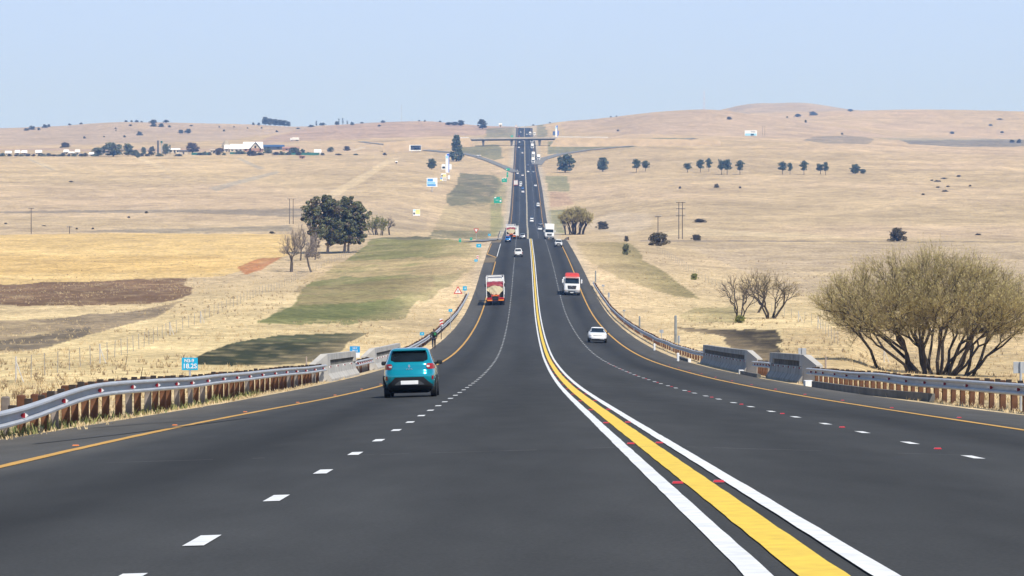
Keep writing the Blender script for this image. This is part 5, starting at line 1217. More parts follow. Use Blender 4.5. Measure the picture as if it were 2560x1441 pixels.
# ------------------------------------------------------------------ vehicles
class Body:
    def __init__(s, rows, n=5.5, N=44): s.rows = rows; s.n = n; s.N = N; s.z = [r[0] for r in rows]
    def at(s, z):
        return tuple(float(np.interp(z, s.z, [r[k_] for r in s.rows])) for k_ in (1, 2, 3))
    def ring(s, z, w, yr, yf):
        yc, l = (yr + yf) / 2, (yf - yr) / 2; out = []
        for i in range(s.N):
            t = 2 * math.pi * i / s.N; c, q = math.cos(t), math.sin(t)
            out.append(Vector((w * math.copysign(abs(c) ** (2 / s.n), c), yc + l * math.copysign(abs(q) ** (2 / s.n), q), z)))
        return out
    def build(s, g, matn, name='body'):
        return MB().loft([s.ring(*r) for r in s.rows]).build(name, matn, g, smooth=True)
    def sy(s, x, z, end):
        w, yr, yf = s.at(z); yc, l = (yr + yf) / 2, (yf - yr) / 2
        f_ = max(0.0, 1 - min(.9995, abs(x) / w) ** s.n) ** (1 / s.n); return yc + (l * f_ if end > 0 else -l * f_)
    def sx(s, y, z, side):
        w, yr, yf = s.at(z); yc, l = (yr + yf) / 2, (yf - yr) / 2
        return side * w * max(0.0, 1 - min(.9995, abs(y - yc) / l) ** s.n) ** (1 / s.n)
    def patch(s, g, name, matn, end, prof, off=.012, nx=12, nz=6):
        """prof: list of (z, x0, x1)"""
        zs = [p[0] for p in prof]; rows = []
        for i in range(nz + 1):
            z = zs[0] + (zs[-1] - zs[0]) * i / nz; a = float(np.interp(z, zs, [p[1] for p in prof])); b_ = float(np.interp(z, zs, [p[2] for p in prof]))
            row = [Vector((a + (b_ - a) * j / nx, s.sy(a + (b_ - a) * j / nx, z, end) + end * off, z)) for j in range(nx + 1)]
            rows.append(row if end < 0 else list(reversed(row)))
        inner = [[q - Vector((0, end * (off + .02), 0)) for q in r] for r in rows]
        mb = MB().grid(rows)
        for k_ in (0, -1): mb.grid([rows[k_], inner[k_]] if k_ else [inner[k_], rows[k_]])
        mb.grid([[r[0], i_[0]] for r, i_ in zip(rows, inner)]); mb.grid([[i_[-1], r[-1]] for r, i_ in zip(rows, inner)])
        return mb.build(name, matn, g, smooth=True)
    def side(s, g, name, matn, sd_, prof, off=.01, ny=8, nz=4):
        zs = [p[0] for p in prof]; rows = []
        for i in range(nz + 1):
            z = zs[0] + (zs[-1] - zs[0]) * i / nz; a = float(np.interp(z, zs, [p[1] for p in prof])); b_ = float(np.interp(z, zs, [p[2] for p in prof]))
            row = [Vector((s.sx(a + (b_ - a) * j / ny, z, sd_) + sd_ * off, a + (b_ - a) * j / ny, z)) for j in range(ny + 1)]; rows.append(row if sd_ > 0 else list(reversed(row)))
        return MB().grid(rows).build(name, matn, g, smooth=True)
def wheels(g, track, ys, r=.30, wd=.19):
    for sd_ in (-1, 1):
        for y in ys:
            wh = MB(); 
            prof = [(-wd / 2, r * .62), (-wd / 2, r * .94), (-wd * .38, r), (wd * .38, r), (wd / 2, r * .94), (wd / 2, r * .62)]
            wh.loft([[Vector((x, rr_ * math.cos(2 * math.pi * i / 20), rr_ * math.sin(2 * math.pi * i / 20))) for i in range(20)] for x, rr_ in prof])
            o_ = thing_part('wheel', g, (sd_ * track, y, r)); t = wh.build('tyre', 'black_rubber', o_, smooth=False)
            MB().tube((-wd * .42, 0, 0), (wd * .42, 0, 0), r * .6, n=14).build('rim', 'rim_silver', o_)
def thing_part(name, parent, loc):
    o_ = bpy.data.objects.new(name, None); COL.objects.link(o_); o_.parent = parent; o_.location = loc; return o_
def mirror(g, x, y, z, matn, w=.16, h=.12):
    MB().bevel_box((0, 0, 0), (w, .11, h), .03).build('wing_mirror', matn, g).location = (x, y, z)
def gfx(g, b, end, zs):
    pass
# --- the teal hatchback
HR = [(.21, .66, -1.66, 1.70), (.26, .735, -1.76, 1.78), (.34, .765, -1.82, 1.82), (.48, .785, -1.845, 1.84), (.60, .79, -1.856, 1.84), (.655, .789, -1.86, 1.83), (.69, .788, -1.848, 1.81), (.74, .786, -1.822, 1.78), (.79, .780, -1.79, 1.73), (.82, .776, -1.776, 1.68), (.86, .770, -1.773, 1.60), (.92, .758, -1.768, 1.25), (.98, .742, -1.75, .86), (1.05, .712, -1.69, .58), (1.14, .676, -1.60, .36), (1.24, .640, -1.49, .20), (1.33, .606, -1.385, .06), (1.385, .580, -1.36, -.04), (1.425, .548, -1.27, -.15), (1.455, .49, -1.13, -.32), (1.47, .40, -.98, -.46), (1.476, .2, -.85, -.6)]
def hatch(name, label, cat, paint, detail=True, group=None):
    g = thing(name, label, cat, group=group); b = Body(HR); b.build(g, paint)
    b.patch(g, 'rear_window', 'dark_glass', -1, [(1.055, -.43, .43), (1.10, -.545, .545), (1.20, -.545, .545), (1.345, -.515, .515), (1.36, -.49, .49)])
    b.patch(g, 'windscreen', 'screen_glass', 1, [(.99, -.60, .60), (1.36, -.50, .50)])
    for sd_ in (-1, 1): b.side(g, 'side_window', 'dark_glass', sd_, [(.99, -1.25, .62), (1.10, -1.22, .38), (1.34, -1.0, -.05)])
    for sd_ in (-1, 1):
        x0, x1 = .50, .745
        t = b.patch(g, 'tail_light', 'lamp_red', -1, [(.835, sd_ * .56, sd_ * .735) , (.87, sd_ * .52, sd_ * .748), (.95, sd_ * .50, sd_ * .735), (.995, sd_ * .53, sd_ * .700)] if sd_ > 0 else [(.835, -.735, -.56), (.87, -.748, -.52), (.95, -.735, -.50), (.995, -.700, -.53)], .02)
        b.patch(t, 'clear_lens', 'lamp_clear', -1, [(.885, sd_ * .52, sd_ * .60), (.945, sd_ * .51, sd_ * .615)] if sd_ > 0 else [(.885, -.60, -.52), (.945, -.615, -.51)], .026, 6, 3)
        b.patch(g, 'bumper_reflector', 'lamp_red', -1, [(.52, .655, .70), (.63, .665, .715)] if sd_ > 0 else [(.52, -.70, -.655), (.63, -.715, -.665)], .02, 3, 3)
        b.patch(g, 'headlight', 'lamp_clear', 1, [(.70, .45, .72), (.82, .48, .70)] if sd_ > 0 else [(.70, -.72, -.45), (.82, -.70, -.48)], .012)
        mirror(g, sd_ * .84, .42, 1.02, 'black_plastic', .17, .125)
        MB().tube((sd_ * .70, .46, .98), (sd_ * .80, .43, 1.0), .025, n=6).build('mirror_arm', 'black_plastic', g)
    bp = b.patch(g, 'rear_bumper', 'black_plastic', -1, [(.22, -.69, .69), (.36, -.745, .745), (.385, -.66, .66), (.47, -.55, .55), (.56, -.46, .46), (.60, -.42, .42)], .03, 20, 14)
    b.patch(bp, 'skid_plate', 'grey_plastic', -1, [(.37, -.44, .44), (.40, -.42, .42), (.50, -.28, .28)], .04)
    pl = MB().bevel_box((0, 0, 0), (.52, .02, .115), .008).build('number_plate', 'white_paint', g); pl.location = (0, -1.905, .44)
    MB().bevel_box((0, -.62, 0), (1.16, .5, .26), .05).build('under_tray', 'black_plastic', g).location = (0, 0, .25)
    b.patch(g, 'front_bumper', 'black_plastic', 1, [(.24, -.68, .68), (.42, -.60, .60)], .02)
    b.patch(g, 'grille', 'black_plastic', 1, [(.68, -.36, .36), (.80, -.34, .34)], .015)
    if detail:
        mb = MB(); mb.prism([(0, -.055), (.035, 0), (0, .055), (-.035, 0)], 1, -.006, .006); MB.build(mb, 'badge', 'chrome', g).location = (0, b.sy(0, .925, -1) - .012, .925)
        text_mesh('boot_lettering', 'K W I D', .052, 'chrome', g, (0, b.sy(0, .835, -1) - .008, .835), (math.pi / 2, 0, 0))
        MB().bevel_box((0, 0, 0), (1.02, .24, .03), .012).build('roof_spoiler', paint, g).location = (0, -1.36, 1.395)
        MB().tube((0, -1.42, 1.21), (.32, -1.46, 1.12), .008, n=5).build('rear_wiper', 'black_plastic', g)
        for sd_ in (-1, 1):
            mb = MB(); cy = -1.18
            mb.loft([[Vector((sd_ * (.78 + dx), cy + .36 * math.cos(t), .29 + .36 * math.sin(t))) for t in [math.pi * k_ / 10 for k_ in range(11)]] for dx in (0, .03)] , closed=False, caps=False); mb.build('wheel_arch', 'black_plastic', g)
    wheels(g, .69, (-1.2, 1.18), .285, .18)
    return g
def place(g, off_, y, h=.0, turn=False, yaw=0.0):
    p = RP(off_, y, h); g.location = p
    dz = (float(ZR(y + 2)) - float(ZR(y - 2))) / 4; dx = (float(XC(y + 5)) - float(XC(y - 5))) / 10
    roll = CROSS if off_ < 0 else -CROSS
    e = Matrix.Rotation(-math.atan(dx) + yaw, 4, 'Z') @ Matrix.Rotation(math.atan(dz), 4, 'X') @ Matrix.Rotation(-roll, 4, 'Y')
    if turn: e = e @ Matrix.Rotation(math.pi, 4, 'Z')
    g.rotation_euler = e.to_euler(); return g
def off_at(u, D): return (u - CX) * D / F - float(XC(D))
teal = hatch('hatchback', 'bright teal hatchback driving away in the left lane, nearest car', 'car', 'teal_paint')
place(teal, off_at(1030.5, 90.5), 90.5)
# --- sedan seen from the front
SR = [(.20, .68, -2.10, 2.05), (.28, .80, -2.2, 2.18), (.42, .86, -2.25, 2.24), (.56, .875, -2.26, 2.24), (.70, .870, -2.24, 2.16), (.80, .86, -2.2, 2.02), (.88, .845, -2.12, 1.72), (.93, .825, -1.95, 1.10), (.98, .80, -1.80, .88), (1.08, .73, -1.55, .60), (1.2, .665, -1.25, .30), (1.31, .61, -.98, .05), (1.38, .56, -.80, -.10), (1.42, .47, -.68, -.22), (1.435, .25, -.55, -.35)]
def sedan(name, label, cat, paint, group=None, glassm='screen_glass'):
    g = thing(name, label, cat, group=group); b = Body(SR, 5); b.build(g, paint)
    b.patch(g, 'windscreen', glassm, 1, [(.965, -.70, .70), (1.10, -.65, .65), (1.35, -.53, .53)])
    b.patch(g, 'rear_window', 'dark_glass', -1, [(1.0, -.62, .62), (1.34, -.52, .52)])
    for sd_ in (-1, 1):
        b.side(g, 'side_window', 'dark_glass', sd_, [(.99, -1.5, .75), (1.2, -1.1, .25), (1.33, -.85, -.05)])
        b.patch(g, 'headlight', 'lamp_clear', 1, [(.64, sd_ * .60, sd_ * .845), (.74, sd_ * .52, sd_ * .83)] if sd_ > 0 else [(.64, -.845, -.60), (.74, -.83, -.52)], .015)
        b.patch(g, 'fog_lamp_recess', 'black_plastic', 1, [(.30, sd_ * .60, sd_ * .78), (.42, sd_ * .62, sd_ * .83)] if sd_ > 0 else [(.30, -.78, -.60), (.42, -.83, -.62)], .015)
        b.patch(g, 'tail_light', 'lamp_red', -1, [(.68, sd_ * .5, sd_ * .84), (.84, sd_ * .52, sd_ * .82)] if sd_ > 0 else [(.68, -.84, -.5), (.84, -.82, -.52)], .015)
        mirror(g, sd_ * .93, .62, 1.0, 'black_plastic' if paint == 'white_car' else paint, .17, .12)
    b.patch(g, 'grille', 'black_plastic', 1, [(.24, -.62, .62), (.36, -.52, .52)], .02)
    b.patch(g, 'upper_grille', 'black_plastic', 1, [(.66, -.46, .46), (.71, -.42, .42)], .015)
    MB().bevel_box((0, 0, 0), (.5, .02, .11), .006).build('number_plate', 'white_paint', g).location = (0, 2.285, .46)
    MB().bevel_box((0, 0, 0), (.5, .02, .11), .006).build('rear_plate', 'white_paint', g).location = (0, -2.285, .60)
    b.patch(g, 'rear_bumper', 'black_plastic', -1, [(.22, -.74, .74), (.36, -.80, .80)], .015)
    wheels(g, .76, (-1.32, 1.35), .31, .2); return g
# --- pickup
PR = [(.30, .74, -2.45, 2.30), (.40, .84, -2.52, 2.40), (.55, .88, -2.55, 2.45), (.75, .89, -2.55, 2.44), (.92, .885, -2.55, 2.36), (1.02, .875, -2.54, 2.15), (1.08, .865, -2.52, 1.5), (1.10, .86, -.95, 1.15)]
CR = [(1.09, .80, -.92, 1.12), (1.2, .775, -.90, .86), (1.35, .735, -.86, .62), (1.5, .69, -.82, .38), (1.62, .645, -.78, .20), (1.69, .57, -.70, .06), (1.71, .35, -.5, -.1)]
def pickup(name, label, cat, paint, group=None, canopy=False):
    g = thing(name, label, cat, group=group); b = Body(PR, 7); b.build(g, paint); c = Body(CR, 6); c.build(g, paint, 'cab')
    c.patch(g, 'rear_window', 'dark_glass', -1, [(1.2, -.62, .62), (1.58, -.55, .55)], .015)
    c.patch(g, 'windscreen', 'screen_glass', 1, [(1.14, -.70, .70), (1.60, -.58, .58)], .012)
    MB().box((0, -1.74, 1.085), (1.5, 1.5, .03)).build('load_bed', 'black_plastic', g)
    for sd_ in (-1, 1):
        c.side(g, 'side_window', 'dark_glass', sd_, [(1.16, -.7, .8), (1.58, -.6, .2)])
        b.patch(g, 'tail_light', 'lamp_red', -1, [(.68, .72, .87), (1.0, .72, .865)] if sd_ > 0 else [(.68, -.87, -.72), (1.0, -.865, -.72)], .015)
        b.patch(g, 'headlight', 'lamp_clear', 1, [(.80, .55, .86), (.98, .56, .84)] if sd_ > 0 else [(.80, -.86, -.55), (.98, -.84, -.56)], .015)
        mirror(g, sd_ * .98, .9, 1.22, 'black_plastic', .2, .17)
    b.patch(g, 'grille', 'black_plastic', 1, [(.62, -.5, .5), (.96, -.48, .48)], .02)
    b.patch(g, 'front_bumper', 'black_plastic', 1, [(.34, -.78, .78), (.60, -.84, .84)], .03)
    b.patch(g, 'rear_bumper', 'black_plastic', -1, [(.34, -.80, .80), (.60, -.85, .85)], .04)
    for y, nm in ((2.50, 'number_plate'), (-2.61, 'rear_plate')): MB().bevel_box((0, 0, 0), (.5, .02, .11), .006).build(nm, 'white_paint', g).location = (0, y, .52)
    wheels(g, .77, (-1.5, 1.55), .36, .24); return g
# --- van
VR = [(.26, .78, -2.2, 2.15), (.4, .84, -2.25, 2.25), (.7, .85, -2.26, 2.24), (.95, .845, -2.25, 2.12), (1.1, .83, -2.24, 1.85), (1.4, .80, -2.22, 1.5), (1.75, .77, -2.18, 1.15), (1.9, .74, -2.12, .95), (1.96, .66, -2.0, .7), (1.98, .4, -1.7, .3)]
def van(name, label, cat, paint, group=None):
    g = thing(name, label, cat, group=group); b = Body(VR, 8); b.build(g, paint)
    b.patch(g, 'windscreen', 'screen_glass', 1, [(1.16, -.74, .74), (1.70, -.68, .68)], .015); b.patch(g, 'rear_window', 'dark_glass', -1, [(1.2, -.62, .62), (1.68, -.58, .58)], .015)
    for sd_ in (-1, 1):
        b.side(g, 'side_window', 'dark_glass', sd_, [(1.2, -1.8, 1.3), (1.62, -1.7, 1.0)])
        b.patch(g, 'headlight', 'lamp_clear', 1, [(.72, .55, .80), (.92, .58, .79)] if sd_ > 0 else [(.72, -.80, -.55), (.92, -.79, -.58)], .015); b.patch(g, 'tail_light', 'lamp_red', -1, [(.8, .66, .81), (1.1, .68, .80)] if sd_ > 0 else [(.8, -.81, -.66), (1.1, -.80, -.68)], .015)
        mirror(g, sd_ * .92, 1.45, 1.25, 'black_plastic', .18, .2)
    b.patch(g, 'grille', 'black_plastic', 1, [(.5, -.5, .5), (.68, -.5, .5)], .02); b.patch(g, 'rear_bumper', 'black_plastic', -1, [(.3, -.78, .78), (.48, -.8, .8)], .02)
    MB().bevel_box((0, 0, 0), (.5, .02, .11), .006).build('number_plate', 'white_paint', g).location = (0, -2.30, .62)
    wheels(g, .74, (-1.4, 1.4), .32, .2); return g
# --- tipper interlink seen from behind
def tipper(name, label, cat, group=None):
    g = thing(name, label, cat, group=group)
    def axle(y):
        for sd_ in (-1, 1):
            for x in (.80, 1.10): MB().tube((sd_ * x - .13, y, .5), (sd_ * x + .13, y, .5), .5, n=18).build('tyre', 'black_rubber', g)
    for y in (.9, 2.2, 6.5, 7.8, 13.5): axle(y)
    MB().box((0, 7, 1.0), (.9, 14, .3)).build('chassis', 'black_plastic', g)
    MB().bevel_box((0, .12, .86), (2.40, .16, .46), .03).build('rear_bumper', 'red_paint', g)
    MB().box((0, .02, 1.0), (.86, .1, .52)).build('coupling_recess', 'black_plastic', g)
    for sd_ in (-1, 1):
        t = MB().bevel_box((0, 0, 0), (.74, .06, .17), .02).build('tail_light', 'lamp_orange', g); t.location = (sd_ * .78, .02, .72); MB().bevel_box((0, 0, 0), (.70, .05, .2), .02).build('red_lens', 'lamp_red', t).location = (0, 0, .21)
        MB().box((sd_ * .82, .5, .42), (.62, .05, .6)).build('mud_flap', 'black_rubber', g)
        MB().box((sd_ * 1.21, .2, 2.55), (.09, .12, 3.05)).build('corner_post', 'white_paint', g)
        MB().box((sd_ * 1.23, 6.4, 2.2), (.06, 12.5, 1.4)).build('side_panel', 'white_tarp', g)
        MB().bevel_box((sd_ * 1.36, .4, 2.82), (.2, .3, .5), .04).build('tarp_winder', 'black_plastic', g)
    MB().bevel_box((0, .1, 1.36), (1.15, .12, .26), .03).build('upper_light_bar', 'red_paint', g); MB().box((0, .02, 1.38), (.62, .06, .1)).build('light_strip', 'lamp_orange', g)
    rows = []
    for i in range(9):
        t = i / 8; z = 1.52 + 1.22 * t; hw = .62 + .56 * min(1, t * 1.8) ; rows.append([Vector((-hw + 2 * hw * j / 12, .35 - .30 * math.sin(math.pi * j / 12) * (.3 + .7 * t) + .05 * math.sin(j * 2.1 + i * 1.3), z + .06 * math.sin(j * 1.1 + i))) for j in range(13)])
    MB().grid(rows).build('rear_tarp', 'cream_tarp', g, smooth=True)
    MB().box((0, .9, 2.1), (2.36, .8, 1.6)).build('bin', 'timber_dark', g)
    rows = []
    for i in range(7):
        t = i / 6; a = math.pi * .5 * t; y, z = .15 + .75 * (1 - math.cos(a)), 2.60 + .50 * math.sin(a); rows.append([Vector((-1.18 + 2.36 * j / 12, y + .02 * math.sin(j * 1.7 + i), z + .03 * math.cos(j * 1.4) + .09 * math.sin(math.pi * j / 12))) for j in range(13)])
    rows.append([Vector((q.x, 6, q.z)) for q in rows[-1]]); MB().grid(rows).build('rolled_tarp', 'maroon_tarp', g, smooth=True)
    MB().bevel_box((-.1, 7.5, 3.46), (2.1, .5, .92), .12).build('front_bin_board', 'white_tarp', g); MB().box((0, 7.2, 2.4), (2.3, .6, 1.4)).build('front_bin', 'timber_dark', g)
    MB().box((0, 7.1, 4.0), (2.5, .12, .12)).build('top_rail', 'grey_metal', g)
    for sd_ in (-1, 1): MB().box((sd_ * 1.2, 7.1, 3.2), (.1, .12, 1.7)).build('front_post', 'white_paint', g)
    MB().bevel_box((0, 15.5, 2.1), (2.4, 2.0, 2.6), .15).build('cab', 'white_car', g); return g
# --- tractor unit seen from the front
def tractor(name, label, cat, roofm='red_paint', trailer='flat', group=None, H=3.3):
    g = thing(name, label, cat, group=group)
    TR = [(.38, 1.10, -1.6, 1.15), (.5, 1.2, -1.7, 1.24), (.9, 1.235, -1.7, 1.28), (1.3, 1.235, -1.7, 1.26), (1.75, 1.22, -1.7, 1.22), (2.3, 1.19, -1.7, 1.12), (2.68, 1.15, -1.7, 1.0), (2.8, 1.12, -1.7, .93)]
    b = Body(TR, 9); b.build(g, 'white_car', 'cab')
    b2 = Body([(2.78, 1.13, -1.7, .95), (2.95, 1.11, -1.7, .80), (3.15, 1.06, -1.7, .45), (H, .98, -1.7, .0), (H + .05, .8, -1.6, -.3)], 8); b2.build(g, roofm, 'roof')
    b.patch(g, 'windscreen', 'screen_glass', 1, [(1.82, -1.06, 1.06), (2.62, -1.02, 1.02)], .02)
    MB().bevel_box((0, 1.24, 2.70), (2.1, .22, .10), .03).build('sun_visor', roofm, g)
    b.patch(g, 'grille', 'black_plastic', 1, [(.98, -.58, .58), (1.5, -.68, .68)], .03)
    for z in (1.1, 1.22, 1.36): MB().box((0, 1.31, z), (1.1, .03, .025)).build('grille_bar', 'chrome', g)
    MB().bevel_box((0, 0, 0), (.3, .03, .12), .03).build('badge', 'chrome', g).location = (0, 1.33, 1.40)
    bp = b.patch(g, 'bumper', 'grey_metal', 1, [(.40, -1.08, 1.08), (.56, -1.17, 1.17), (.86, -1.17, 1.17)], .05)
    b.patch(bp, 'air_intake', 'black_plastic', 1, [(.48, -.5, .5), (.66, -.55, .55)], .06)
    for sd_ in (-1, 1):
        b.patch(g, 'headlight', 'lamp_clear', 1, [(.60, .66, 1.12), (.84, .74, 1.14)] if sd_ > 0 else [(.60, -1.12, -.66), (.84, -1.14, -.74)], .07)
        m_ = MB().bevel_box((0, 0, 0), (.24, .2, .62), .06).build('wing_mirror', 'white_car', g); m_.location = (sd_ * 1.42, 1.05, 2.15)
        MB().tube((sd_ * 1.15, 1.05, 2.4), (sd_ * 1.40, 1.05, 2.4), .03, n=6).build('mirror_arm', 'black_plastic', g)
        b.side(g, 'side_window', 'dark_glass', sd_, [(1.8, -.2, .95), (2.55, -.2, .85)])
        MB().bevel_box((0, 0, 0), (.14, .06, .06), .02).build('marker_lamp', 'lamp_orange', g).location = (sd_ * .8, .45, H - .13)
        for y in (.45, -2.2, -9, -10.3):
            MB().tube((sd_ * 1.05 - .17, y, .5), (sd_ * 1.05 + .17, y, .5), .5, n=18).build('tyre', 'black_rubber', g)
    MB().bevel_box((0, 1.3, .45), (.5, .02, .11), .005).build('number_plate', 'white_paint', g)
    MB().box((0, -5, .95), (1.0, 12, .35)).build('chassis', 'black_plastic', g)
    if trailer == 'flat': MB().bevel_box((0, -7, 1.75), (2.45, 9.5, 1.0), .05).build('trailer', 'white_tarp', g)
    else: MB().bevel_box((0, -7.5, 2.55), (2.5, 11, 3.1), .06).build('trailer', 'white_tarp', g)
    return g
def boxtruck(name, label, cat, boxm='white_tarp', framem='white_paint', group=None):
    g = thing(name, label, cat, group=group)
    MB().bevel_box((0, 3.4, 2.35), (2.3, 6.6, 2.5), .05).build('cargo_box', boxm, g); MB().box((0, .06, .95), (2.4, .14, .22)).build('rear_bumper', framem, g)
    for sd_ in (-1, 1):
        MB().box((sd_ * 1.19, .04, 2.35), (.1, .12, 2.6)).build('corner_post', framem, g); MB().bevel_box((0, 0, 0), (.35, .05, .16), .02).build('tail_light', 'lamp_red', g).location = (sd_ * .85, -.03, .85)
        for y in (1.4, 2.6, 7.6): MB().tube((sd_ * .95 - .2, y, .46), (sd_ * .95 + .2, y, .46), .46, n=16).build('tyre', 'black_rubber', g)
    MB().box((0, .04, 3.63), (2.45, .12, .1)).build('top_rail', framem, g); MB().box((0, 0.02, 2.3), (.04, .06, 2.3)).build('door_seam', 'grey_metal', g)
    MB().bevel_box((0, 7.9, 1.8), (2.2, 1.9, 2.3), .15).build('cab', 'white_car', g); MB().box((0, 4, .8), (.9, 8, .25)).build('chassis', 'black_plastic', g)
    MB().bevel_box((0, 8.87, 2.25), (1.9, .04, .8), .02).build('windscreen', 'screen_glass', g); return g

place(tipper('tipper_truck', 'tall tipper truck with cream and maroon tarpaulins and red lights, in the left lane', 'truck', 'tarpaulined tippers'), off_at(1239, 421), 421)
tr = tractor('truck', 'approaching white truck with a red roof and white mirrors', 'truck', 'red_paint'); place(tr, off_at(1429, 455), 455, turn=True)
sd1 = sedan('sedan', 'white sedan approaching in the right lane, nearest oncoming car', 'car', 'white_car'); place(sd1, off_at(1494, 279), 281, turn=True)
pk = pickup('pickup_truck', 'white pickup driving away near the centre of the road', 'pickup', 'white_car'); place(pk, off_at(1296, 618), 618)
pk2 = copy_tree(pk); pk2['label'] = 'white pickup approaching on the right edge line just before the crest'; place(pk2, off_at(1396, 695), 695, turn=True)
tp2 = copy_tree([o_ for o_ in COL.objects if o_.name.startswith('tipper_truck')][0]); tp2['label'] = 'second tarpaulined tipper, on the crest ahead of a small blue car'; place(tp2, off_at(1278, 796), 796)
wt = tractor('truck', 'all white truck with a high trailer approaching on the right of the crest', 'truck', 'white_car', 'box', H=3.75); place(wt, off_at(1373, 790), 790, turn=True)
bt = boxtruck('box_truck', 'white truck half hidden on the right of the second tipper', 'truck', group='far trucks'); place(bt, off_at(1286.5, 815), 815)
RC = {'white': 'white_car', 'silver': 'silver_car', 'grey': 'grey_car', 'blue': 'blue_car', 'red': 'red_car'}
PROT = {}
FG = {'hatch': 'far cars on the motorway', 'sedan': 'far cars on the motorway', 'van': 'far vans on the motorway', 'pickup': 'far cars on the motorway', 'tractor': 'far trucks', 'box': 'far trucks', 'redbox': 'far trucks'}
def recolour(g, old, new):
    for o_ in [g] + list(g.children_recursive):
        if o_.type == 'MESH':
            for sl in o_.material_slots:
                if sl.material and sl.material.name.split('.')[0] in old: sl.link = 'OBJECT'; sl.material = M[new]
def far(kind, colr, u, v, turn, lab, D=None, road_=True):
    mk = {'hatch': ('hatchback', 'car', lambda n, l, c: hatch(n, l, c, 'white_car', False)), 'sedan': ('sedan', 'car', lambda n, l, c: sedan(n, l, c, 'white_car')), 'van': ('van', 'van', lambda n, l, c: van(n, l, c, 'white_car')), 'pickup': ('pickup_truck', 'pickup', lambda n, l, c: pickup(n, l, c, 'white_car')),
          'tractor': ('truck', 'truck', lambda n, l, c: tractor(n, l, c, 'white_car', 'box')), 'box': ('box_truck', 'truck', lambda n, l, c: boxtruck(n, l, c)), 'redbox': ('box_truck', 'truck', lambda n, l, c: boxtruck(n, l, c, 'white_tarp', 'red_paint'))}[kind]
    if kind not in PROT: g = mk[2](mk[0], lab, mk[1]); PROT[kind] = g
    else: g = copy_tree(PROT[kind])
    g['label'] = lab; g['category'] = mk[1]; g['group'] = FG[kind]
    if colr != 'white': recolour(g, ('white_car',), RC[colr])
    elif PROT[kind] is not g: recolour(g, tuple(RC.values()), 'white_car')
    if D is None: D = ground(u, v, 330).y
    if road_: place(g, off_at(u, D), D, turn=turn)
    else:
        p = pos_u(u, D); g.location = p + Vector((0, 0, .4)); g.rotation_euler = (0, 0, turn)
    return g
far('hatch', 'white', 1294, 437, False, 'white hatchback leaving the end of the off ramp, nearer of two', None)
far('hatch', 'silver', 1306.5, 600, False, 'silver hatchback with a dark rear window cresting beside the second tipper', 780)
far('hatch', 'blue', 1270, 607, False, 'small blue car close behind the second tipper', 738)
far('sedan', 'white', 1349.5, 577, True, 'white car approaching left of the all white truck')
far('sedan', 'grey', 1351, 564, True, 'grey car following the white one beside the all white truck')
far('van', 'white', 1329, 557, True, 'white van in the inner right lane beyond the crest, a grey car behind it')
far('sedan', 'grey', 1330, 549, True, 'grey car right behind the white van in the inner right lane')
far('van', 'white', 1345, 517.5, True, 'lone white van in the outer right lane half way up the hill')
far('sedan', 'white', 1338.5, 467, True, 'lone white car on the right, level with the far red framed truck')
far('sedan', 'white', 1307, 483, False, 'white car at the tail of the queue going up the hill')
far('sedan', 'blue', 1306.5, 474, False, 'blue car ahead of the white one in the queue going up')
far('hatch', 'white', 1301, 468, False, 'small white car squeezed between the blue car and the truck')
far('van', 'white', 1302, 463, False, 'white van beside the red framed truck going up')
far('redbox', 'white', 1290, 467.5, False, 'white bodied truck with red frame going up the hill')
far('sedan', 'white', 1306.5, 441.5, False, 'white car above the red framed truck near the centre line')
far('hatch', 'grey', 1292, 429, False, 'grey car just above the white hatchback by the off ramp')
far('sedan', 'white', 1320, 432, True, 'white car coming down beside the centre line opposite the off ramp')
far('sedan', 'silver', 1333, 432, True, 'silver car coming down in the outer lane opposite the off ramp')
far('sedan', 'grey', 1320, 415, True, 'grey car coming down beside the centre line, next above the white one')
far('tractor', 'white', 1332.5, 409.5, True, 'white truck coming down, lowest of the line of trucks below the bridge')
far('tractor', 'white', 1346, 402, True, 'white truck joining from the right ramp', None)
far('tractor', 'white', 1333, 395, True, 'white truck with a dark gap behind the lowest one below the bridge')
far('sedan', 'white', 1306, 385, False, 'white car going up below the bridge near the centre line')
far('hatch', 'white', 1297, 371.5, False, 'white car going up just before the bridge')
far('tractor', 'white', 1330.5, 373, True, 'bright white truck coming down just out of the bridge')
far('tractor', 'white', 1329.5, 361, True, 'white truck passing right under the bridge', 2640)
far('hatch', 'white', 1298.5, 357, False, 'white car under the bridge in the left lane', 2650)
far('sedan', 'silver', 1308, 352, False, 'silver car under the bridge near the centre line', 2700)
far('sedan', 'red', 1298, 341, False, 'red car just above the bridge', 3170)
far('hatch', 'white', 1301.5, 333, False, 'white car above the bridge in the left carriageway', 3340)
far('sedan', 'white', 1317, 335, True, 'white car above the bridge on the right of the centre line', 3290)
far('tractor', 'white', 1325, 340, True, 'white truck above the bridge in the outer right lane', 3250)
far('box', 'white', 1336, 339, True, 'white box truck stopped on the shoulder above the bridge', 3260)
far('redbox', 'white', 1290, 320, False, 'red framed truck on the shoulder at the top of the hill', 3440)
far('sedan', 'white', 1313, 319, True, 'white car right at the top of the hill', 3450)
far('hatch', 'silver', 1298, 321, False, 'silver car in the left carriageway at the top of the hill', 3430)
far('sedan', 'white', 1196, 393, 1.2, 'white car on the off ramp right of the conifer', ground(1196, 392.5, 1500).y, False)
far('box', 'white', 748, 354, 1.5, 'white truck on the slope road far behind the lodge', ground(748, 354, 2300).y, False)

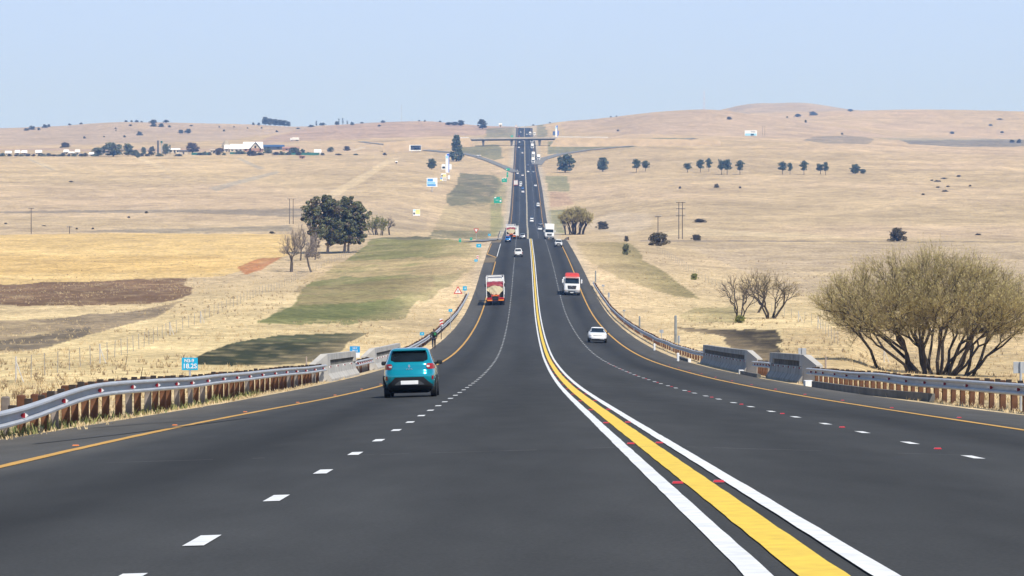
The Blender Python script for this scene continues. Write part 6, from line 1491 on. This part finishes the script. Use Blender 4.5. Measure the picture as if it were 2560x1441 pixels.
# ------------------------------------------------------------------ the pedestrian
def person():
    D = 263; p = RP(off_at(1084.5, D), D); g = thing('person', 'person in dark clothes with a green bag walking beside the left guardrail', 'person', p, .1)
    def skin_fig(name, pts, edges, rad, mtl, root=0, sub=2):
        me = bpy.data.meshes.new(name); me.from_pydata(pts, edges, []); o_ = bpy.data.objects.new(name, me); COL.objects.link(o_)
        o_.modifiers.new('skin', 'SKIN'); sm = o_.modifiers.new('sub', 'SUBSURF'); sm.levels = sub; sm.render_levels = sub
        for i, r in enumerate(rad):
            rr_ = r if isinstance(r, tuple) else (r, r); me.skin_vertices[0].data[i].radius = rr_
        me.skin_vertices[0].data[root].use_root = True
        dg = bpy.context.evaluated_depsgraph_get(); dg.update(); m2 = bpy.data.meshes.new_from_object(o_.evaluated_get(dg)); m2.name = name
        bpy.data.objects.remove(o_); m2.materials.clear(); m2.materials.append(M[mtl]); m2.polygons.foreach_set('use_smooth', [True] * len(m2.polygons))
        o2 = bpy.data.objects.new(name, m2); COL.objects.link(o2); o2.parent = g; return o2
    # walking away: y forward
    pts = [(0, 0, .93), (0, .01, 1.08), (0, .03, 1.30), (0, .03, 1.45), (0, .04, 1.53), (0, .05, 1.62), (0, .05, 1.71)]; E = [(0, 1), (1, 2), (2, 3), (3, 4), (4, 5), (5, 6)]; rad = [(.145, .105), (.135, .10), (.165, .115), (.10, .08), .055, (.078, .095), (.066, .08)]
    def chain(start, ps, rs):
        k_ = start
        for q, r in zip(ps, rs): pts.append(q); rad.append(r); E.append((k_, len(pts) - 1)); k_ = len(pts) - 1
        return k_
    for sd_, sw in ((-1, .12), (1, -.10)):
        e = chain(3, [(sd_ * .17, .02, 1.43), (sd_ * .27, -.04 - sw * .3, 1.17), (sd_ * .25, .05 + sw, .95), (sd_ * .245, .08 + sw * 1.2, .89)], [.065, .047, .036, (.022, .038)])
        b_ = pts[e]
        for j in range(4): chain(e, [(b_[0] + sd_ * .004, b_[1] + .028 - j * .018, b_[2] - .05), (b_[0] - sd_ * .008, b_[1] + .034 - j * .018, b_[2] - .082 - (.008 if j in (1, 2) else 0))], [.010, .0085])
        chain(e, [(b_[0] - sd_ * .012, b_[1] + .045, b_[2] - .015), (b_[0] - sd_ * .016, b_[1] + .055, b_[2] - .045)], [.011, .009])
    for sd_, sw in ((-1, -.16), (1, .16)):
        chain(0, [(sd_ * .095, 0, .88), (sd_ * .105, sw * .45 + .05, .50), (sd_ * .10, sw * .9 - (.06 if sw < 0 else 0), .10), (sd_ * .11, sw * .9 + .10 - (.06 if sw < 0 else 0), .045)], [(.09, .095), .062, .042, (.038, .03)])
    skin_fig('body', pts, E, rad, 'skin')
    skin_fig('jacket', [(0, 0, .90), (0, .01, 1.08), (0, .03, 1.32), (0, .03, 1.46)] + [(s_ * a, b_, c) for s_, sw in ((-1, .12), (1, -.10)) for a, b_, c in ((.175, .02, 1.43), (.27, -.04 - sw * .3, 1.17), (.252, .04 + sw * .9, .97))],
             [(0, 1), (1, 2), (2, 3), (3, 4), (4, 5), (5, 6), (3, 7), (7, 8), (8, 9)], [(.17, .13), (.165, .125), (.19, .14), (.12, .095), .085, .065, .052, .085, .065, .052], 'jacket_dark')
    skin_fig('trousers', [(0, 0, .95)] + [(s_ * a, b_, c) for s_, sw in ((-1, -.16), (1, .16)) for a, b_, c in ((.095, 0, .86), (.105, sw * .45 + .05, .50), (.10, sw * .9 - (.06 if sw < 0 else 0), .12))],
             [(0, 1), (1, 2), (2, 3), (0, 4), (4, 5), (5, 6)], [(.155, .115), .108, .08, .062, .108, .08, .062], 'trousers_navy')
    for s_, sw in ((-1, -.16), (1, .16)):
        yb = sw * .9 - (.06 if sw < 0 else 0)
        skin_fig('shoe', [(s_ * .105, yb - .06, .045), (s_ * .11, yb + .08, .04), (s_ * .115, yb + .18, .03)], [(0, 1), (1, 2)], [(.045, .042), (.048, .038), (.04, .026)], 'shoe_brown', 0, 2)
    skin_fig('hair', [(0, .02, 1.62), (0, .02, 1.70), (0, .05, 1.745)], [(0, 1), (1, 2)], [(.076, .085), (.08, .092), (.055, .065)], 'hair_black', 0, 2)
    mb = MB()
    for s_ in (-1, 1):
        mb.tube((s_ * .03, .145, 1.645), (s_ * .03, .150, 1.645), .012, .008, 8)
    mb.build('eyes', 'hair_black', g); MB().add([(-.016, .14, 1.60), (.016, .14, 1.60), (0, .172, 1.605), (0, .142, 1.645)], [(0, 1, 2), (1, 3, 2), (3, 0, 2)]).build('nose', 'skin', g)
    bg_ = thing('shoulder_bag', 'green bag carried high on the back of the pedestrian', 'bag', p + Vector((.10, -.19, 1.28)), .1)
    MB().bevel_box((0, 0, 0), (.22, .12, .26), .04).build('pouch', 'bag_green', bg_); mb = MB(); mb.tube((-.08, .02, .12), (-.10, .14, .21), .012, n=6); mb.tube((-.10, .14, .21), (-.08, .3, .02), .012, n=6); mb.build('strap', 'bag_green', bg_)
person()

# ------------------------------------------------------------------ dry grass
def tuft_field(name, xs, ys, hs, colm, seed, blades=5, wd=.02):
    rs = np.random.RandomState(seed); n = len(xs); zs = TZ(xs, ys)
    x = np.repeat(xs, blades) + rs.normal(0, .07, n * blades); y = np.repeat(ys, blades) + rs.normal(0, .07, n * blades); z = np.repeat(zs, blades) - .05; h = np.repeat(hs, blades) * rs.uniform(.5, 1.25, n * blades)
    lx = rs.normal(0, .35, n * blades) * h; ly = rs.normal(0, .35, n * blades) * h; a = rs.uniform(0, math.pi, n * blades); wx = np.cos(a) * wd * (1 + h); wy = np.sin(a) * wd * (1 + h)
    v = np.stack([np.stack([x - wx, y - wy, z], -1), np.stack([x + wx, y + wy, z], -1), np.stack([x + lx + wx * .2, y + ly + wy * .2, z + h], -1), np.stack([x + lx - wx * .2, y + ly - wy * .2, z + h], -1)], 1)
    o_ = mesh_np(name, v.reshape(-1, 3), np.arange(n * blades * 4).reshape(-1, 4), colm); o_['kind'] = 'stuff'; return o_
defmat('straw', (.46, .345, .185), .95, 0, col2=(.62, .48, .28), scale=.8); defmat('straw_green', (.12, .15, .05), .9, 0, col2=(.30, .27, .10), scale=1.5); defmat('straw_brown', (.20, .14, .08), .95, 0, col2=(.34, .25, .14), scale=.6)
rs = np.random.RandomState(3)
# fringe along both rails
ys = np.concatenate([rs.uniform(38, 150, 700), rs.uniform(218, 460, 500)]); xs = XC(ys) + LO(ys) - rs.normal(0, .28, len(ys)) - .1
tuft_field('verge_grass', xs, ys, rs.uniform(.03, .13, len(ys)), 'straw', 1)
ys = np.concatenate([rs.uniform(42, 140, 700), rs.uniform(212, 490, 500)]); xs = XC(ys) + RO(ys) + rs.normal(0, .3, len(ys)) + .05
tuft_field('verge_grass', xs, ys, rs.uniform(.03, .14, len(ys)), 'straw', 2)
ys = rs.uniform(40, 110, 420); xs = XC(ys) + LO(ys) - .25 + rs.normal(0, .15, len(ys)); tuft_field('green_weeds', xs, ys, rs.uniform(.08, .26, len(ys)), 'straw_green', 3)
# field tufts: denser nearer
def in_cover(xs, ys):
    u, v = PX(xs, ys, TZ(xs, ys)); bad = np.zeros(len(xs), bool)
    for poly in ([(455, 908), (560, 862), (690, 838), (925, 831), (870, 856), (835, 898), (700, 914), (470, 914)], [(1690, 815), (1800, 824), (1952, 824), (1952, 872), (1932, 925), (1850, 900), (1800, 845)], [(925, 596), (1192, 604), (1200, 632), (1165, 680), (1100, 722), (1000, 796), (640, 808), (790, 700)]): bad |= inpoly(u, v, poly)
    return bad
n = 26000; ys = 60 + 520 * rs.uniform(size=n) ** 1.35; t = rs.uniform(-.185, .185, n); xs = t * ys; o = xs - XC(ys); ok = ((o < LPAVE(ys) - 2.0) | (o > RPAVE(ys) + 2.0)) & (fbm(xs / 7, ys / 16, 91, 3) > .44) & ~in_cover(xs, ys); xs, ys = xs[ok], ys[ok]
tuft_field('dry_grass', xs, ys, rs.uniform(.06, .22, len(xs)) * (1 + .6 * (fbm(xs / 20, ys / 40, 92, 2))), 'straw', 4, 5, .02)
n = 9000; ys = 90 + 620 * rs.uniform(size=n) ** 1.2; xs = rs.uniform(-.185, .185, n) * ys; o = xs - XC(ys); ok = ((o < LPAVE(ys) - 8.0) | (o > RPAVE(ys) + 8.0)) & (fbm(xs / 12, ys / 22, 95, 3) > .53) & ~in_cover(xs, ys); xs, ys = xs[ok], ys[ok]
tuft_field('brown_scrub', xs, ys, rs.uniform(.10, .34, len(xs)), 'straw_brown', 5, 6, .025)
